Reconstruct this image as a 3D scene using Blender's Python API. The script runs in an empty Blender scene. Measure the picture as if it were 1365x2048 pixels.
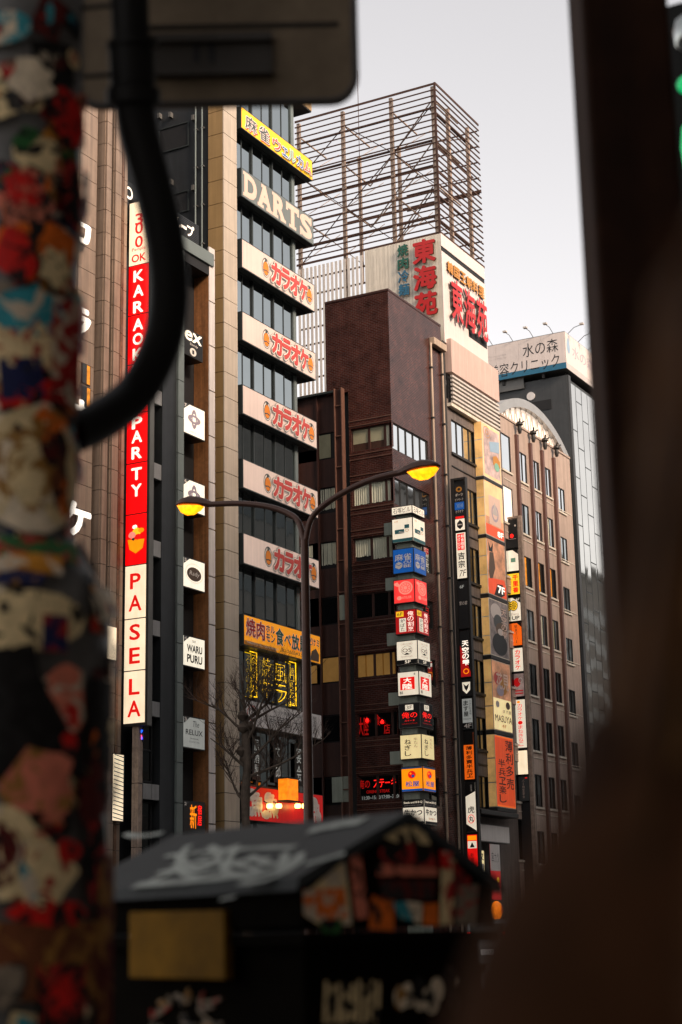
import bpy, bmesh, math, random
from math import radians, sin, cos, pi
from mathutils import Vector, Matrix
random.seed(7)
SC = bpy.context.scene
COL = SC.collection

# ---------------------------------------------------------------- camera
# measured from the photograph: focal length in photo pixels, pitch, roll, yaw to the street
FP, PITCH, ROLL, YAW, EYE = 3405.0, 0.248224, -0.019922, 0.497622, 1.2
def _axes():
    rt = Vector((1, 0, 0)); fw = Vector((0, sin(PITCH), cos(PITCH))); up = Vector((0, -cos(PITCH), sin(PITCH)))
    u = rt * sin(YAW) + fw * cos(YAW); w = fw * sin(YAW) - rt * cos(YAW)
    M = Matrix(((cos(ROLL), -sin(ROLL), 0), (sin(ROLL), cos(ROLL), 0), (0, 0, 1)))
    return M @ u, M @ w, M @ up
_u, _w, _up = _axes()
CM = Matrix((-_w, _u, _up))                       # image axes (right, down, forward) -> world
cam_d = bpy.data.cameras.new('camera'); cam = bpy.data.objects.new('camera', cam_d); COL.objects.link(cam)
_r, _d, _f = CM @ Vector((1, 0, 0)), CM @ Vector((0, 1, 0)), CM @ Vector((0, 0, 1))
cam.matrix_world = Matrix(((_r.x, -_d.x, -_f.x, 0), (_r.y, -_d.y, -_f.y, 0), (_r.z, -_d.z, -_f.z, EYE), (0, 0, 0, 1)))
cam_d.sensor_fit = 'VERTICAL'; cam_d.sensor_height = 36; cam_d.sensor_width = 24
cam_d.lens = FP / 2048 * 36
cam_d.clip_start = 0.05; cam_d.clip_end = 3000
cam_d.dof.use_dof = True; cam_d.dof.focus_distance = 84; cam_d.dof.aperture_fstop = 2.4; cam_d.dof.aperture_blades = 9
SC.camera = cam

# ---------------------------------------------------------------- sky, sun, exposure
SUN_EL, SUN_AZ = radians(33), radians(106)        # azimuth from +Y towards +X
wd = bpy.data.worlds.new('World'); SC.world = wd; wd.use_nodes = True
nt = wd.node_tree; nt.nodes.clear()
sky = nt.nodes.new('ShaderNodeTexSky'); sky.sky_type = 'NISHITA'; sky.sun_disc = False
sky.sun_elevation = SUN_EL; sky.sun_rotation = SUN_AZ; sky.air_density = 1.0; sky.dust_density = 1.5; sky.ozone_density = 1.0
hs = nt.nodes.new('ShaderNodeHueSaturation'); hs.inputs['Saturation'].default_value = 0.22
tint = nt.nodes.new('ShaderNodeMixRGB'); tint.blend_type = 'MULTIPLY'; tint.inputs[0].default_value = 1; tint.inputs[2].default_value = (1.0, 0.925, 0.865, 1)
bg = nt.nodes.new('ShaderNodeBackground'); bg.inputs['Strength'].default_value = 0.15
wo = nt.nodes.new('ShaderNodeOutputWorld')
nt.links.new(sky.outputs[0], hs.inputs['Color']); nt.links.new(hs.outputs[0], tint.inputs[1])
nt.links.new(tint.outputs[0], bg.inputs[0]); nt.links.new(bg.outputs[0], wo.inputs[0])
sd = bpy.data.lights.new('sun', 'SUN'); sd.energy = 2.3; sd.angle = radians(14); sd.color = (1.0, 0.76, 0.57)
sun = bpy.data.objects.new('sun', sd); COL.objects.link(sun)
sdir = Vector((cos(SUN_EL) * sin(SUN_AZ), cos(SUN_EL) * cos(SUN_AZ), sin(SUN_EL)))
sun.rotation_euler = sdir.to_track_quat('Z', 'Y').to_euler(); sun.location = (20, -20, 90)
vs = SC.view_settings; vs.view_transform = 'Standard'; vs.look = 'None'; vs.gamma = 1; vs.use_curve_mapping = False; vs.exposure = 1.0
SC.render.engine = 'CYCLES'; SC.cycles.use_denoising = True; SC.cycles.max_bounces = 6; SC.cycles.sample_clamp_indirect = 4

# ---------------------------------------------------------------- measuring helpers (photo pixel -> point on a real plane)
def ray(px, py): return CM @ Vector((px - 682.5, py - 1024, FP))
def onX(px, py, X):
    d = ray(px, py); t = X / d.x; return Vector((X, t * d.y, t * d.z + EYE))
def onY(px, py, Y):
    d = ray(px, py); t = Y / d.y; return Vector((t * d.x, Y, t * d.z + EYE))
def atd(px, py, dep): return ray(px, py) * (dep / FP) + Vector((0, 0, EYE))
def onplane(px, py, p, n):
    d = ray(px, py); o = Vector((0, 0, EYE)); t = (p - o).dot(n) / d.dot(n); return o + d * t
def rectX(X, l, t, r, b):
    p, q = onX(l, t, X), onX(r, b, X); return p.y, q.y, q.z, p.z
def rectY(Y, l, t, r, b):
    p, q = onY(l, t, Y), onY(r, b, Y); return p.x, q.x, q.z, p.z

# ---------------------------------------------------------------- materials
def S(r, g, b):
    f = lambda c: (c / 255 / 12.92) if c <= 10 else ((c / 255 + 0.055) / 1.055) ** 2.4
    return (f(r), f(g), f(b))
MATS = {}
def mat(name, rgb, rough=0.6, metal=0.0, var=0.12, scale=1.5, streak=0.0, bump=0.0, emit=0.0, ior=1.5, coat=0.0, spec=0.5):
    m = bpy.data.materials.new(name); m.use_nodes = True; n = m.node_tree; L = n.links
    b = n.nodes['Principled BSDF']
    b.inputs['Roughness'].default_value = rough; b.inputs['Metallic'].default_value = metal; b.inputs['IOR'].default_value = ior; b.inputs['Specular IOR Level'].default_value = spec
    if coat: b.inputs['Coat Weight'].default_value = coat; b.inputs['Coat Roughness'].default_value = 0.1
    geo = n.nodes.new('ShaderNodeNewGeometry')
    nz = n.nodes.new('ShaderNodeTexNoise'); nz.inputs['Scale'].default_value = scale; nz.inputs['Detail'].default_value = 6; nz.inputs['Roughness'].default_value = 0.65
    L.new(geo.outputs['Position'], nz.inputs['Vector'])
    mr = n.nodes.new('ShaderNodeMapRange'); mr.inputs[1].default_value = 0.3; mr.inputs[2].default_value = 0.7
    mr.inputs[3].default_value = 1 - var; mr.inputs[4].default_value = 1 + var
    L.new(nz.outputs['Fac'], mr.inputs[0])
    last = mr.outputs[0]
    if streak:
        mp = n.nodes.new('ShaderNodeMapping'); mp.inputs['Scale'].default_value = (3.5, 3.5, 0.16)
        L.new(geo.outputs['Position'], mp.inputs['Vector'])
        n2 = n.nodes.new('ShaderNodeTexNoise'); n2.inputs['Scale'].default_value = 1.6; n2.inputs['Detail'].default_value = 5
        L.new(mp.outputs[0], n2.inputs['Vector'])
        m2 = n.nodes.new('ShaderNodeMapRange'); m2.inputs[1].default_value = 0.35; m2.inputs[2].default_value = 0.65
        m2.inputs[3].default_value = 1 - streak; m2.inputs[4].default_value = 1 + streak * 0.4
        L.new(n2.outputs['Fac'], m2.inputs[0])
        mm = n.nodes.new('ShaderNodeMath'); mm.operation = 'MULTIPLY'; L.new(last, mm.inputs[0]); L.new(m2.outputs[0], mm.inputs[1]); last = mm.outputs[0]
    vm = n.nodes.new('ShaderNodeVectorMath'); vm.operation = 'SCALE'; vm.inputs[0].default_value = rgb[:3]
    L.new(last, vm.inputs['Scale'])
    L.new(vm.outputs[0], b.inputs['Base Color'])
    if emit:
        L.new(vm.outputs[0], b.inputs['Emission Color']); b.inputs['Emission Strength'].default_value = emit
        b.inputs['Roughness'].default_value = 0.35
    if bump:
        bp = n.nodes.new('ShaderNodeBump'); bp.inputs['Strength'].default_value = bump; bp.inputs['Distance'].default_value = 0.03
        L.new(nz.outputs['Fac'], bp.inputs['Height']); L.new(bp.outputs[0], b.inputs['Normal'])
    MATS[name] = m
    return m
def brick_mat(name, c1, c2, mortar, bw, bh, rough):
    m = bpy.data.materials.new(name); m.use_nodes = True; n = m.node_tree; L = n.links; b = n.nodes['Principled BSDF']
    geo = n.nodes.new('ShaderNodeNewGeometry'); sp = n.nodes.new('ShaderNodeSeparateXYZ'); L.new(geo.outputs['Position'], sp.inputs[0])
    ad = n.nodes.new('ShaderNodeMath'); L.new(sp.outputs[0], ad.inputs[0]); L.new(sp.outputs[1], ad.inputs[1])
    cb = n.nodes.new('ShaderNodeCombineXYZ'); L.new(ad.outputs[0], cb.inputs[0]); L.new(sp.outputs[2], cb.inputs[1])
    br = n.nodes.new('ShaderNodeTexBrick'); br.inputs['Scale'].default_value = 1; br.inputs['Brick Width'].default_value = bw; br.inputs['Row Height'].default_value = bh
    br.inputs['Mortar Size'].default_value = 0.016; br.inputs['Mortar Smooth'].default_value = 0.2
    br.inputs['Color1'].default_value = (*c1, 1); br.inputs['Color2'].default_value = (*c2, 1); br.inputs['Mortar'].default_value = (*mortar, 1)
    L.new(cb.outputs[0], br.inputs['Vector'])
    nz = n.nodes.new('ShaderNodeTexNoise'); nz.inputs['Scale'].default_value = 1.3; nz.inputs['Roughness'].default_value = 0.72; nz.inputs['Detail'].default_value = 6; L.new(geo.outputs['Position'], nz.inputs['Vector'])
    mr = n.nodes.new('ShaderNodeMapRange'); mr.inputs[1].default_value = 0.3; mr.inputs[2].default_value = 0.7; mr.inputs[3].default_value = 0.5; mr.inputs[4].default_value = 1.55
    L.new(nz.outputs['Fac'], mr.inputs[0])
    vm = n.nodes.new('ShaderNodeVectorMath'); vm.operation = 'SCALE'; L.new(br.outputs['Color'], vm.inputs[0]); L.new(mr.outputs[0], vm.inputs['Scale'])
    L.new(vm.outputs[0], b.inputs['Base Color']); b.inputs['Roughness'].default_value = rough; b.inputs['Specular IOR Level'].default_value = 0.28
    bp = n.nodes.new('ShaderNodeBump'); bp.inputs['Strength'].default_value = 0.6; bp.inputs['Distance'].default_value = 0.02; bp.invert = True
    L.new(br.outputs['Fac'], bp.inputs['Height']); L.new(bp.outputs[0], b.inputs['Normal'])
    MATS[name] = m; return m
M = MATS
# walls
brick_mat('brick', (0.066, 0.016, 0.010), (0.046, 0.011, 0.007), (0.075, 0.048, 0.042), 0.30, 0.105, 0.27)
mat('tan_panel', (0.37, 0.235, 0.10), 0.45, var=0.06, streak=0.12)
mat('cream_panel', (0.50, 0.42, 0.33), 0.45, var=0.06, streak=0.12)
mat('black_wall', (0.022, 0.025, 0.028), 0.5, var=0.2, streak=0.2)
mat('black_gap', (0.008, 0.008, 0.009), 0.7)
mat('teal_metal', (0.17, 0.20, 0.19), 0.4, 0.2, var=0.08)
mat('teal_dark', (0.035, 0.043, 0.043), 0.45, 0.2, var=0.1)
mat('grey_spandrel', (0.27, 0.27, 0.27), 0.45, 0.2, var=0.1, streak=0.15)
mat('wood', (0.30, 0.125, 0.045), 0.5, var=0.25, scale=6, streak=0.35)
mat('white_panel', (0.66, 0.60, 0.56), 0.4, var=0.05, streak=0.12)
mat('brown_tile', (0.27, 0.195, 0.145), 0.45, var=0.12, streak=0.25)
mat('brown_dark', (0.075, 0.040, 0.022), 0.5, var=0.3, streak=0.4)
mat('copper', (0.16, 0.085, 0.05), 0.5, 0.1, var=0.4, scale=5, streak=0.5)
mat('maroon_panel', (0.062, 0.024, 0.017), 0.45, var=0.15, streak=0.25)
mat('maroon_frame', (0.17, 0.085, 0.06), 0.45, 0.2, var=0.2, scale=4)
mat('rust', (0.060, 0.024, 0.013), 0.7, 0.2, var=0.45, scale=6)
mat('rust_light', (0.34, 0.255, 0.20), 0.65, 0.1, var=0.35, scale=4, streak=0.3)
mat('tokai_beige', (0.72, 0.65, 0.54), 0.55, var=0.07, streak=0.16)
mat('tokai_pink', (0.62, 0.44, 0.37), 0.5, var=0.05, streak=0.12)
mat('tokai_grey', (0.155, 0.125, 0.11), 0.6, var=0.15, streak=0.3)
mat('slat_white', (0.60, 0.55, 0.50), 0.5, var=0.1, streak=0.15)
mat('arch_wall', (0.44, 0.335, 0.275), 0.6, var=0.08, streak=0.18, bump=0.05)
mat('arch_fin', (0.125, 0.055, 0.04), 0.5, var=0.15)
mat('arch_grey', (0.36, 0.37, 0.37), 0.4, 0.3, var=0.08)
mat('miz_wall', (0.045, 0.048, 0.05), 0.5, var=0.12, streak=0.12)
mat('sign_white', (0.72, 0.68, 0.65), 0.4, var=0.04, streak=0.06)
mat('sign_pink', (0.74, 0.64, 0.59), 0.4, var=0.03, streak=0.06)
mat('pipe_beige', (0.48, 0.36, 0.26), 0.5, var=0.15, streak=0.25)
mat('pale_green', (0.30, 0.335, 0.28), 0.5, var=0.1, streak=0.15)
mat('casing_dark', (0.03, 0.028, 0.026), 0.5, 0.3)
mat('casing_grey', (0.16, 0.155, 0.145), 0.45, 0.4)
# glass
mat('glass_grey', (0.32, 0.355, 0.36), 0.03, 1.0, var=0.05, scale=0.4, bump=0.012)
mat('glass_mirror', (0.72, 0.74, 0.74), 0.03, 1.0, var=0.04, scale=0.3, bump=0.015)
mat('glass_warm', (0.66, 0.645, 0.60), 0.04, 1.0, var=0.08, scale=0.25, bump=0.02)
mat('glass_dark', (0.035, 0.037, 0.037), 0.05, 0.9, var=0.1)
mat('glass_mid', (0.40, 0.42, 0.41), 0.04, 1.0, var=0.12, scale=0.5, bump=0.015)
mat('curtain', (0.62, 0.62, 0.48), 0.85, var=0.1)
mat('blind_olive', (0.36, 0.34, 0.22), 0.8, var=0.1)
mat('blind_amber', (0.30, 0.155, 0.04), 0.8, var=0.15, emit=0.18)
mat('window_green', (0.36, 0.44, 0.38), 0.3, var=0.25, scale=3)
# print colours
for k, c in dict(ink_black=(14, 13, 12), ink_red=(188, 24, 22), ink_rose=(206, 74, 66), ink_blue=(58, 104, 164), ink_teal=(60, 118, 124), ink_green=(18, 92, 74),
                 ink_white=(238, 228, 216), ink_grey=(70, 72, 72), ink_yellow=(248, 184, 28), ink_orange=(236, 136, 28), ink_gold=(196, 132, 44), ink_pink=(228, 196, 178),
                 ink_faint=(196, 186, 180), ink_lilac=(176, 160, 172), ink_sky=(150, 176, 196), ink_brown=(92, 70, 52), ink_mint=(132, 186, 160), ink_cyan=(38, 104, 134)).items():
    mat(k, S(*c), 0.45, var=0.04)
mat('ink_yellow_panel', S(250, 182, 24), 0.4, var=0.03, emit=0.28)
mat('ink_orange_panel', S(240, 152, 24), 0.4, var=0.10, scale=0.7, emit=0.30)
mat('dart_panel', (0.17, 0.195, 0.185), 0.4, 0.1, var=0.05, streak=0.08)
# lit signs (they give off light)
def lit(name, c, e, var=0.05, scale=1.2): return mat(name, S(*c), 0.4, var=var + .03, scale=scale, streak=.07, emit=e * 0.52)
lit('lit_signwhite', (206, 182, 168), 0.42, 0.03, 0.6); lit('lit_red', (236, 4, 8), 1.05, 0.10, 2.2); lit('lit_cream', (250, 226, 190), 0.86, 0.07, 2.0); lit('lit_ivory', (246, 236, 214), 0.80, 0.05)
lit('lit_dim', (176, 178, 172), 0.34); lit('lit_white', (255, 248, 236), 1.1); lit('lit_letter', (255, 240, 222), 1.0)
lit('lit_tred', (220, 20, 16), 0.85); lit('lit_blue', (20, 84, 160), 0.55); lit('lit_coral', (246, 60, 56), 0.75); lit('lit_pinkish', (252, 150, 130), 0.6)
lit('lit_maroon', (176, 22, 22), 0.6); lit('lit_orange', (255, 142, 10), 0.95); lit('lit_buff', (244, 220, 160), 0.62); lit('lit_offw', (244, 230, 206), 0.62)
lit('lit_orange2', (248, 104, 20), 0.62); lit('lit_vermilion', (226, 76, 26), 0.42); lit('lit_yellow', (252, 196, 40), 0.75)
lit('lit_amberwall', (240, 190, 118), 0.22, 0.25, 0.8); lit('lit_peach', (246, 196, 140), 0.30, 0.22, 0.6); lit('lit_art_a', (196, 168, 160), 0.18, 0.55, 1.1); lit('lit_art_b', (120, 108, 104), 0.16, 0.7, 1.4)
lit('lit_art_c', (214, 150, 110), 0.22, 0.5, 1.2); lit('neon_yellow', (255, 196, 20), 2.0); lit('neon_red', (255, 30, 24), 1.3); lit('neon_redim', (200, 22, 18), 0.35); lit('neon_blue', (30, 90, 255), 2.2); lit('neon_pink', (255, 70, 130), 1.6)
lit('lamp_amber', (255, 150, 10), 2.6, 0.35, 9); lit('lamp_hot', (255, 205, 110), 6.0); lit('lantern', (255, 128, 20), 1.1, 0.3, 4); lit('tail_red', (255, 20, 16), 2.5); lit('win_amber', (222, 142, 40), 0.35, 0.5, 2.5); lit('win_white', (250, 232, 214), 0.75, 0.08)
lit('green_lamp', (20, 190, 110), .8, 0.4, 9)
# street things and foreground
mat('lamp_brown', (0.062, 0.024, 0.014), 0.38, 0.3, var=0.25, scale=7)
mat('bark', (0.075, 0.055, 0.040), 0.85, var=0.4, scale=5, bump=0.4); mat('twig', (0.060, 0.033, 0.022), 0.85, var=0.3)
mat('asphalt', (0.05, 0.05, 0.05), 0.85, var=0.2, scale=3, bump=0.1); mat('paving', (0.18, 0.165, 0.15), 0.8, var=0.15, scale=2); mat('kerb', (0.3, 0.29, 0.27), 0.8); mat('road_white', (0.7, 0.69, 0.66), 0.7, var=0.2, scale=5)
mat('fore_black', (0.006, 0.005, 0.004), 0.6, 0.0, var=0.2, spec=0.2); mat('sign_back', (0.19, 0.14, 0.09), 0.6, 0.0, spec=0.2, var=0.18, scale=9, streak=0.15); mat('sign_back_dark', (0.045, 0.036, 0.028), 0.5, 0.2, var=0.2)
mat('pillar_brown', (0.024, 0.009, 0.004), 0.7, 0.0, spec=0.08, var=0.3, scale=4, streak=0.3); mat('cabinet_roof', (0.030, 0.033, 0.033), 0.7, spec=0.2, var=0.15, scale=9); mat('cabinet_body', (0.004, 0.003, 0.002), 0.9, spec=0.02, var=0.3, scale=10)
mat('paint_white', (0.26, 0.28, 0.25), 0.7, var=0.3, scale=14); mat('plate_ochre', (0.15, 0.072, 0.004), 0.7, spec=0.08, var=0.35, scale=8); mat('pole_grey', (0.11, 0.10, 0.09), 0.6, var=0.4, scale=9)
mat('hair_gold', (0.26, 0.125, 0.035), 0.5, var=0.4, scale=22, spec=0.1); mat('hair', (0.045, 0.018, 0.005), 0.6, var=0.6, scale=22, spec=0.06); mat('coat', (0.030, 0.012, 0.005), 0.9, spec=0.03, var=0.3, scale=12); mat('skin', (0.45, 0.27, 0.19), 0.55, var=0.05); mat('cloth_dark', (0.02, 0.009, 0.005), 0.9, spec=0.05); mat('van_paint', (0.09, 0.085, 0.08), 0.35, 0.3, coat=0.6); mat('rubber', (0.015, 0.015, 0.015), 0.8)
mat('opp_wall', (0.10, 0.09, 0.08), 0.7, var=0.2, streak=0.2); mat('opp_wall_b', (0.16, 0.145, 0.13), 0.7, var=0.2, streak=0.2)

# ---------------------------------------------------------------- object helpers
ORG = {}
def link(name, data, parent=None, loc=None):
    o = bpy.data.objects.new(name, data); COL.objects.link(o)
    if parent is not None: o.parent = parent
    if loc is not None: o.location = loc
    return o
def tag(o, label=None, cat=None, group=None, kind=None):
    if label: o['label'] = label
    if cat: o['category'] = cat
    if group: o['group'] = group
    if kind: o['kind'] = kind
    return o
def thing(name, label, cat, loc, group=None):
    o = link(name, None, loc=loc); o.empty_display_size = 0.3
    ORG[o.name] = Vector(loc); return tag(o, label, cat, group)
class MB:
    def __init__(s): s.v = []; s.f = []; s.sm = False
    def add(s, vs, fs):
        n = len(s.v); s.v += [tuple(p) for p in vs]; s.f += [tuple(i + n for i in f) for f in fs]; return s
    def box(s, x0, x1, y0, y1, z0, z1):
        if x0 > x1: x0, x1 = x1, x0
        if y0 > y1: y0, y1 = y1, y0
        if z0 > z1: z0, z1 = z1, z0
        return s.add([(x0, y0, z0), (x1, y0, z0), (x1, y1, z0), (x0, y1, z0), (x0, y0, z1), (x1, y0, z1), (x1, y1, z1), (x0, y1, z1)],
                     [(3, 2, 1, 0), (4, 5, 6, 7), (0, 1, 5, 4), (1, 2, 6, 5), (2, 3, 7, 6), (3, 0, 4, 7)])
    def bar(s, a, b, w, h=None, up=Vector((0, 0, 1))):
        a = Vector(a); b = Vector(b); h = h or w; d = (b - a).normalized()
        x = d.cross(up)
        if x.length < 1e-4: x = d.cross(Vector((1, 0, 0)))
        x.normalize(); y = x.cross(d)
        P = [(-w / 2, -h / 2), (w / 2, -h / 2), (w / 2, h / 2), (-w / 2, h / 2)]
        return s.add([a + x * p + y * q for p, q in P] + [b + x * p + y * q for p, q in P], [(0, 1, 2, 3), (7, 6, 5, 4), (0, 4, 5, 1), (1, 5, 6, 2), (2, 6, 7, 3), (3, 7, 4, 0)])
    def tube(s, pts, rad, n=10, cap=True):
        pts = [Vector(p) for p in pts]; k = len(pts); rad = rad if isinstance(rad, (list, tuple)) else [rad] * k
        t0 = (pts[1] - pts[0]).normalized(); x = t0.cross(Vector((0.13, 0.21, 0.97)))
        if x.length < 1e-3: x = t0.cross(Vector((1, 0, 0)))
        x.normalize(); V = []; F = []
        for i in range(k):
            t = (pts[min(i + 1, k - 1)] - pts[max(i - 1, 0)]).normalized(); x = (x - t * x.dot(t)).normalized(); y = t.cross(x)
            for j in range(n):
                a = 2 * pi * j / n; V.append(pts[i] + (x * cos(a) + y * sin(a)) * rad[i])
        for i in range(k - 1):
            for j in range(n):
                a = i * n + j; b = i * n + (j + 1) % n; F.append((a, b, b + n, a + n))
        if cap: F.append(tuple(range(n - 1, -1, -1))); F.append(tuple(range((k - 1) * n, k * n)))
        s.sm = True; return s.add(V, F)
    def lathe(s, c, prof, n=24):
        c = Vector(c); V = []; F = []
        for r, z in prof:
            for j in range(n): a = 2 * pi * j / n; V.append(c + Vector((r * cos(a), r * sin(a), z)))
        for i in range(len(prof) - 1):
            for j in range(n): a = i * n + j; b = i * n + (j + 1) % n; F.append((a, b, b + n, a + n))
        F.append(tuple(range(n - 1, -1, -1))); F.append(tuple(range((len(prof) - 1) * n, len(prof) * n)))
        s.sm = True; return s.add(V, F)
    def prism(s, poly, off):
        off = Vector(off); n = len(poly); P = [Vector(p) for p in poly]
        return s.add(P + [p + off for p in P], [tuple(range(n - 1, -1, -1)), tuple(range(n, 2 * n))] + [(i, (i + 1) % n, (i + 1) % n + n, i + n) for i in range(n)])
    def build(s, name, m, parent=None, bevel=0.0):
        if parent is not None: org = ORG[parent.name]
        else:
            xs = [v[0] for v in s.v]; ys = [v[1] for v in s.v]; org = Vector(((min(xs) + max(xs)) / 2, (min(ys) + max(ys)) / 2, min(v[2] for v in s.v)))
        me = bpy.data.meshes.new(name); me.from_pydata([tuple(Vector(v) - org) for v in s.v], [], s.f); me.update()
        bm = bmesh.new(); bm.from_mesh(me); bmesh.ops.recalc_face_normals(bm, faces=bm.faces); bm.to_mesh(me); bm.free()
        if s.sm:
            for p in me.polygons: p.use_smooth = True
        me.materials.append(M[m] if isinstance(m, str) else m)
        o = link(name, me, parent, None if parent is not None else org); ORG[o.name] = org
        if s.sm and len(me.polygons) < 60000:
            try: me.set_sharp_from_angle(angle=radians(40))
            except Exception: pass
        if bevel:
            bv = o.modifiers.new('bevel', 'BEVEL'); bv.width = bevel; bv.segments = 2; bv.limit_method = 'ANGLE'
        return o
_cache = {}
def block(name, m, parent, x0, x1, y0, y1, z0, z1):
    """a box piece that shares its mesh with every equal one"""
    k = (m, round(abs(x1 - x0), 3), round(abs(y1 - y0), 3), round(abs(z1 - z0), 3))
    if k not in _cache:
        b = MB().box(-k[1] / 2, k[1] / 2, -k[2] / 2, k[2] / 2, -k[3] / 2, k[3] / 2)
        me = bpy.data.meshes.new(name); me.from_pydata(b.v, [], b.f); me.update(); me.materials.append(M[m]); _cache[k] = me
    c = Vector(((x0 + x1) / 2, (y0 + y1) / 2, (z0 + z1) / 2))
    o = link(name, _cache[k], parent, c - ORG[parent.name]); ORG[o.name] = c; return o
# a facade frame: face 'X' looks towards +X (across the street), face 'Y' looks back along the street (-Y);
# a = position along the face (left to right), z = height, d = depth into the building
def fp(face, pl, a, z, d=0.0): return Vector((pl - d, a, z)) if face == 'X' else Vector((a, pl + d, z))
def fbox(mb, face, pl, a0, a1, z0, z1, d0, d1):
    p, q = fp(face, pl, a0, z0, d0), fp(face, pl, a1, z1, d1); return mb.box(p.x, q.x, p.y, q.y, p.z, q.z)
def fblock(name, m, par, face, pl, a0, a1, z0, z1, d0, d1):
    p, q = fp(face, pl, a0, z0, d0), fp(face, pl, a1, z1, d1); return block(name, m, par, p.x, q.x, p.y, q.y, p.z, q.z)
def grid_wall(face, pl, a0, a1, z0, z1, holes, t=0.18):
    mb = MB(); A = sorted({a0, a1, *[h[0] for h in holes], *[h[1] for h in holes]}); Z = sorted({z0, z1, *[h[2] for h in holes], *[h[3] for h in holes]})
    A = [a for a in A if a0 - 1e-6 <= a <= a1 + 1e-6]; Z = [z for z in Z if z0 - 1e-6 <= z <= z1 + 1e-6]
    for i in range(len(A) - 1):
        for j in range(len(Z) - 1):
            ca, cz = (A[i] + A[i + 1]) / 2, (Z[j] + Z[j + 1]) / 2
            if any(h[0] < ca < h[1] and h[2] < cz < h[3] for h in holes): continue
            mb.add([fp(face, pl, A[i], Z[j]), fp(face, pl, A[i + 1], Z[j]), fp(face, pl, A[i + 1], Z[j + 1]), fp(face, pl, A[i], Z[j + 1])], [(0, 1, 2, 3)])
    for h in holes:
        c = [(h[0], h[2]), (h[1], h[2]), (h[1], h[3]), (h[0], h[3])]
        for k in range(4):
            p, q = c[k], c[(k + 1) % 4]
            mb.add([fp(face, pl, *p), fp(face, pl, *q), fp(face, pl, *q, t), fp(face, pl, *p, t)], [(0, 1, 2, 3)])
    return mb
def window(par, face, pl, a0, a1, z0, z1, cols=2, fm='casing_dark', gm='glass_grey', d=0.1, fw=0.06, rows=1, sub='pane', name='window'):
    mb = MB()
    fbox(mb, face, pl, a0, a1, z0, z0 + fw, d - 0.05, d + 0.04); fbox(mb, face, pl, a0, a1, z1 - fw, z1, d - 0.05, d + 0.04)
    for i in range(cols + 1):
        c = a0 + (a1 - a0) * i / cols; l = max(a0, c - fw / 2); r = min(a1, c + fw / 2)
        if i == 0: r = a0 + fw
        if i == cols: l = a1 - fw
        fbox(mb, face, pl, l, r, z0 + fw, z1 - fw, d - 0.05, d + 0.04)
    for j in range(1, rows):
        c = z0 + (z1 - z0) * j / rows; fbox(mb, face, pl, a0 + fw, a1 - fw, c - fw / 2, c + fw / 2, d - 0.045, d + 0.035)
    w = mb.build(name, fm, par)
    g = gm if isinstance(gm, list) else [gm] * (cols * rows)
    for j in range(rows):
        for i in range(cols):
            l = a0 + (a1 - a0) * i / cols; r = a0 + (a1 - a0) * (i + 1) / cols; b = z0 + (z1 - z0) * j / rows; t = z0 + (z1 - z0) * (j + 1) / rows
            e = [random.uniform(-.005, .005) for _ in range(4)]
            q = MB().add([fp(face, pl, l, b, d + e[0]), fp(face, pl, r, b, d + e[1]), fp(face, pl, r, t, d + e[2]), fp(face, pl, l, t, d + e[3])], [(0, 1, 2, 3)])
            k = g[(j * cols + i) % len(g)]
            q.build('curtain' if k in ('curtain', 'blind_olive', 'blind_amber') else sub, k, w)
    return w
# lettering -------------------------------------------------------------
_tc = {}
def glyphs(body, bold):
    k = (body, bold)
    if k not in _tc:
        c = bpy.data.curves.new('lettering', 'FONT'); c.body = body; c.size = 1; c.offset = bold; c.resolution_u = 3; c.fill_mode = 'FRONT'
        o = bpy.data.objects.new('lettering', c); me = bpy.data.meshes.new_from_object(o)
        _tc[k] = ([tuple(v.co) for v in me.vertices], [tuple(p.vertices) for p in me.polygons]); bpy.data.objects.remove(o); bpy.data.curves.remove(c); bpy.data.meshes.remove(me)
    return _tc[k]
def text_into(mb, face, pl, body, a0, a1, z0, z1, bold=0.02, vertical=False, d=-0.012, italic=0.0, box=None):
    """fit a line (or a column of characters) of lettering into a rectangle of a face; box = the bold value whose extents set the fit"""
    if vertical:
        n = len(body); h = (z1 - z0) / n
        for i, ch in enumerate(body):
            if ch in 'ー~-': text_into(mb, face, pl, '|', a0 + (a1 - a0) * .42, a0 + (a1 - a0) * .58, z1 - h * (i + .92), z1 - h * (i + .08), bold, False, d)
            elif ch != ' ': text_into(mb, face, pl, ch, a0, a1, z1 - h * (i + .94), z1 - h * (i + .06), bold, False, d, italic, box)
        return mb
    V, F = glyphs(body, min(bold, 0.0)); B = V
    if not V: return mb
    x0 = min(v[0] for v in B); x1 = max(v[0] for v in B); y0 = min(v[1] for v in B); y1 = max(v[1] for v in B)
    grow_ = max(bold, 0.0) if box is None else 0.0          # bold strokes: the same outline laid down again, shifted by the extra weight
    x0 -= grow_; x1 += grow_; y0 -= grow_; y1 += grow_
    sx = (a1 - a0) / max(x1 - x0, 1e-4); sy = (z1 - z0) / max(y1 - y0, 1e-4)
    sh = [(0.0, 0.0)]
    if bold > 0.004:
        for rad in ([bold] if bold < 0.05 else [bold, bold * .55]): sh += [(rad * cos(pi / 4 * j + .2), rad * sin(pi / 4 * j + .2)) for j in range(8)]
    for n_, (ox, oy) in enumerate(sh):
        mb.add([fp(face, pl, a0 + (v[0] + ox - x0) * sx + italic * (v[1] - y0) * sy, z0 + (v[1] + oy - y0) * sy, d - 0.0002 * n_) for v in V], F)
    return mb
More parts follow.
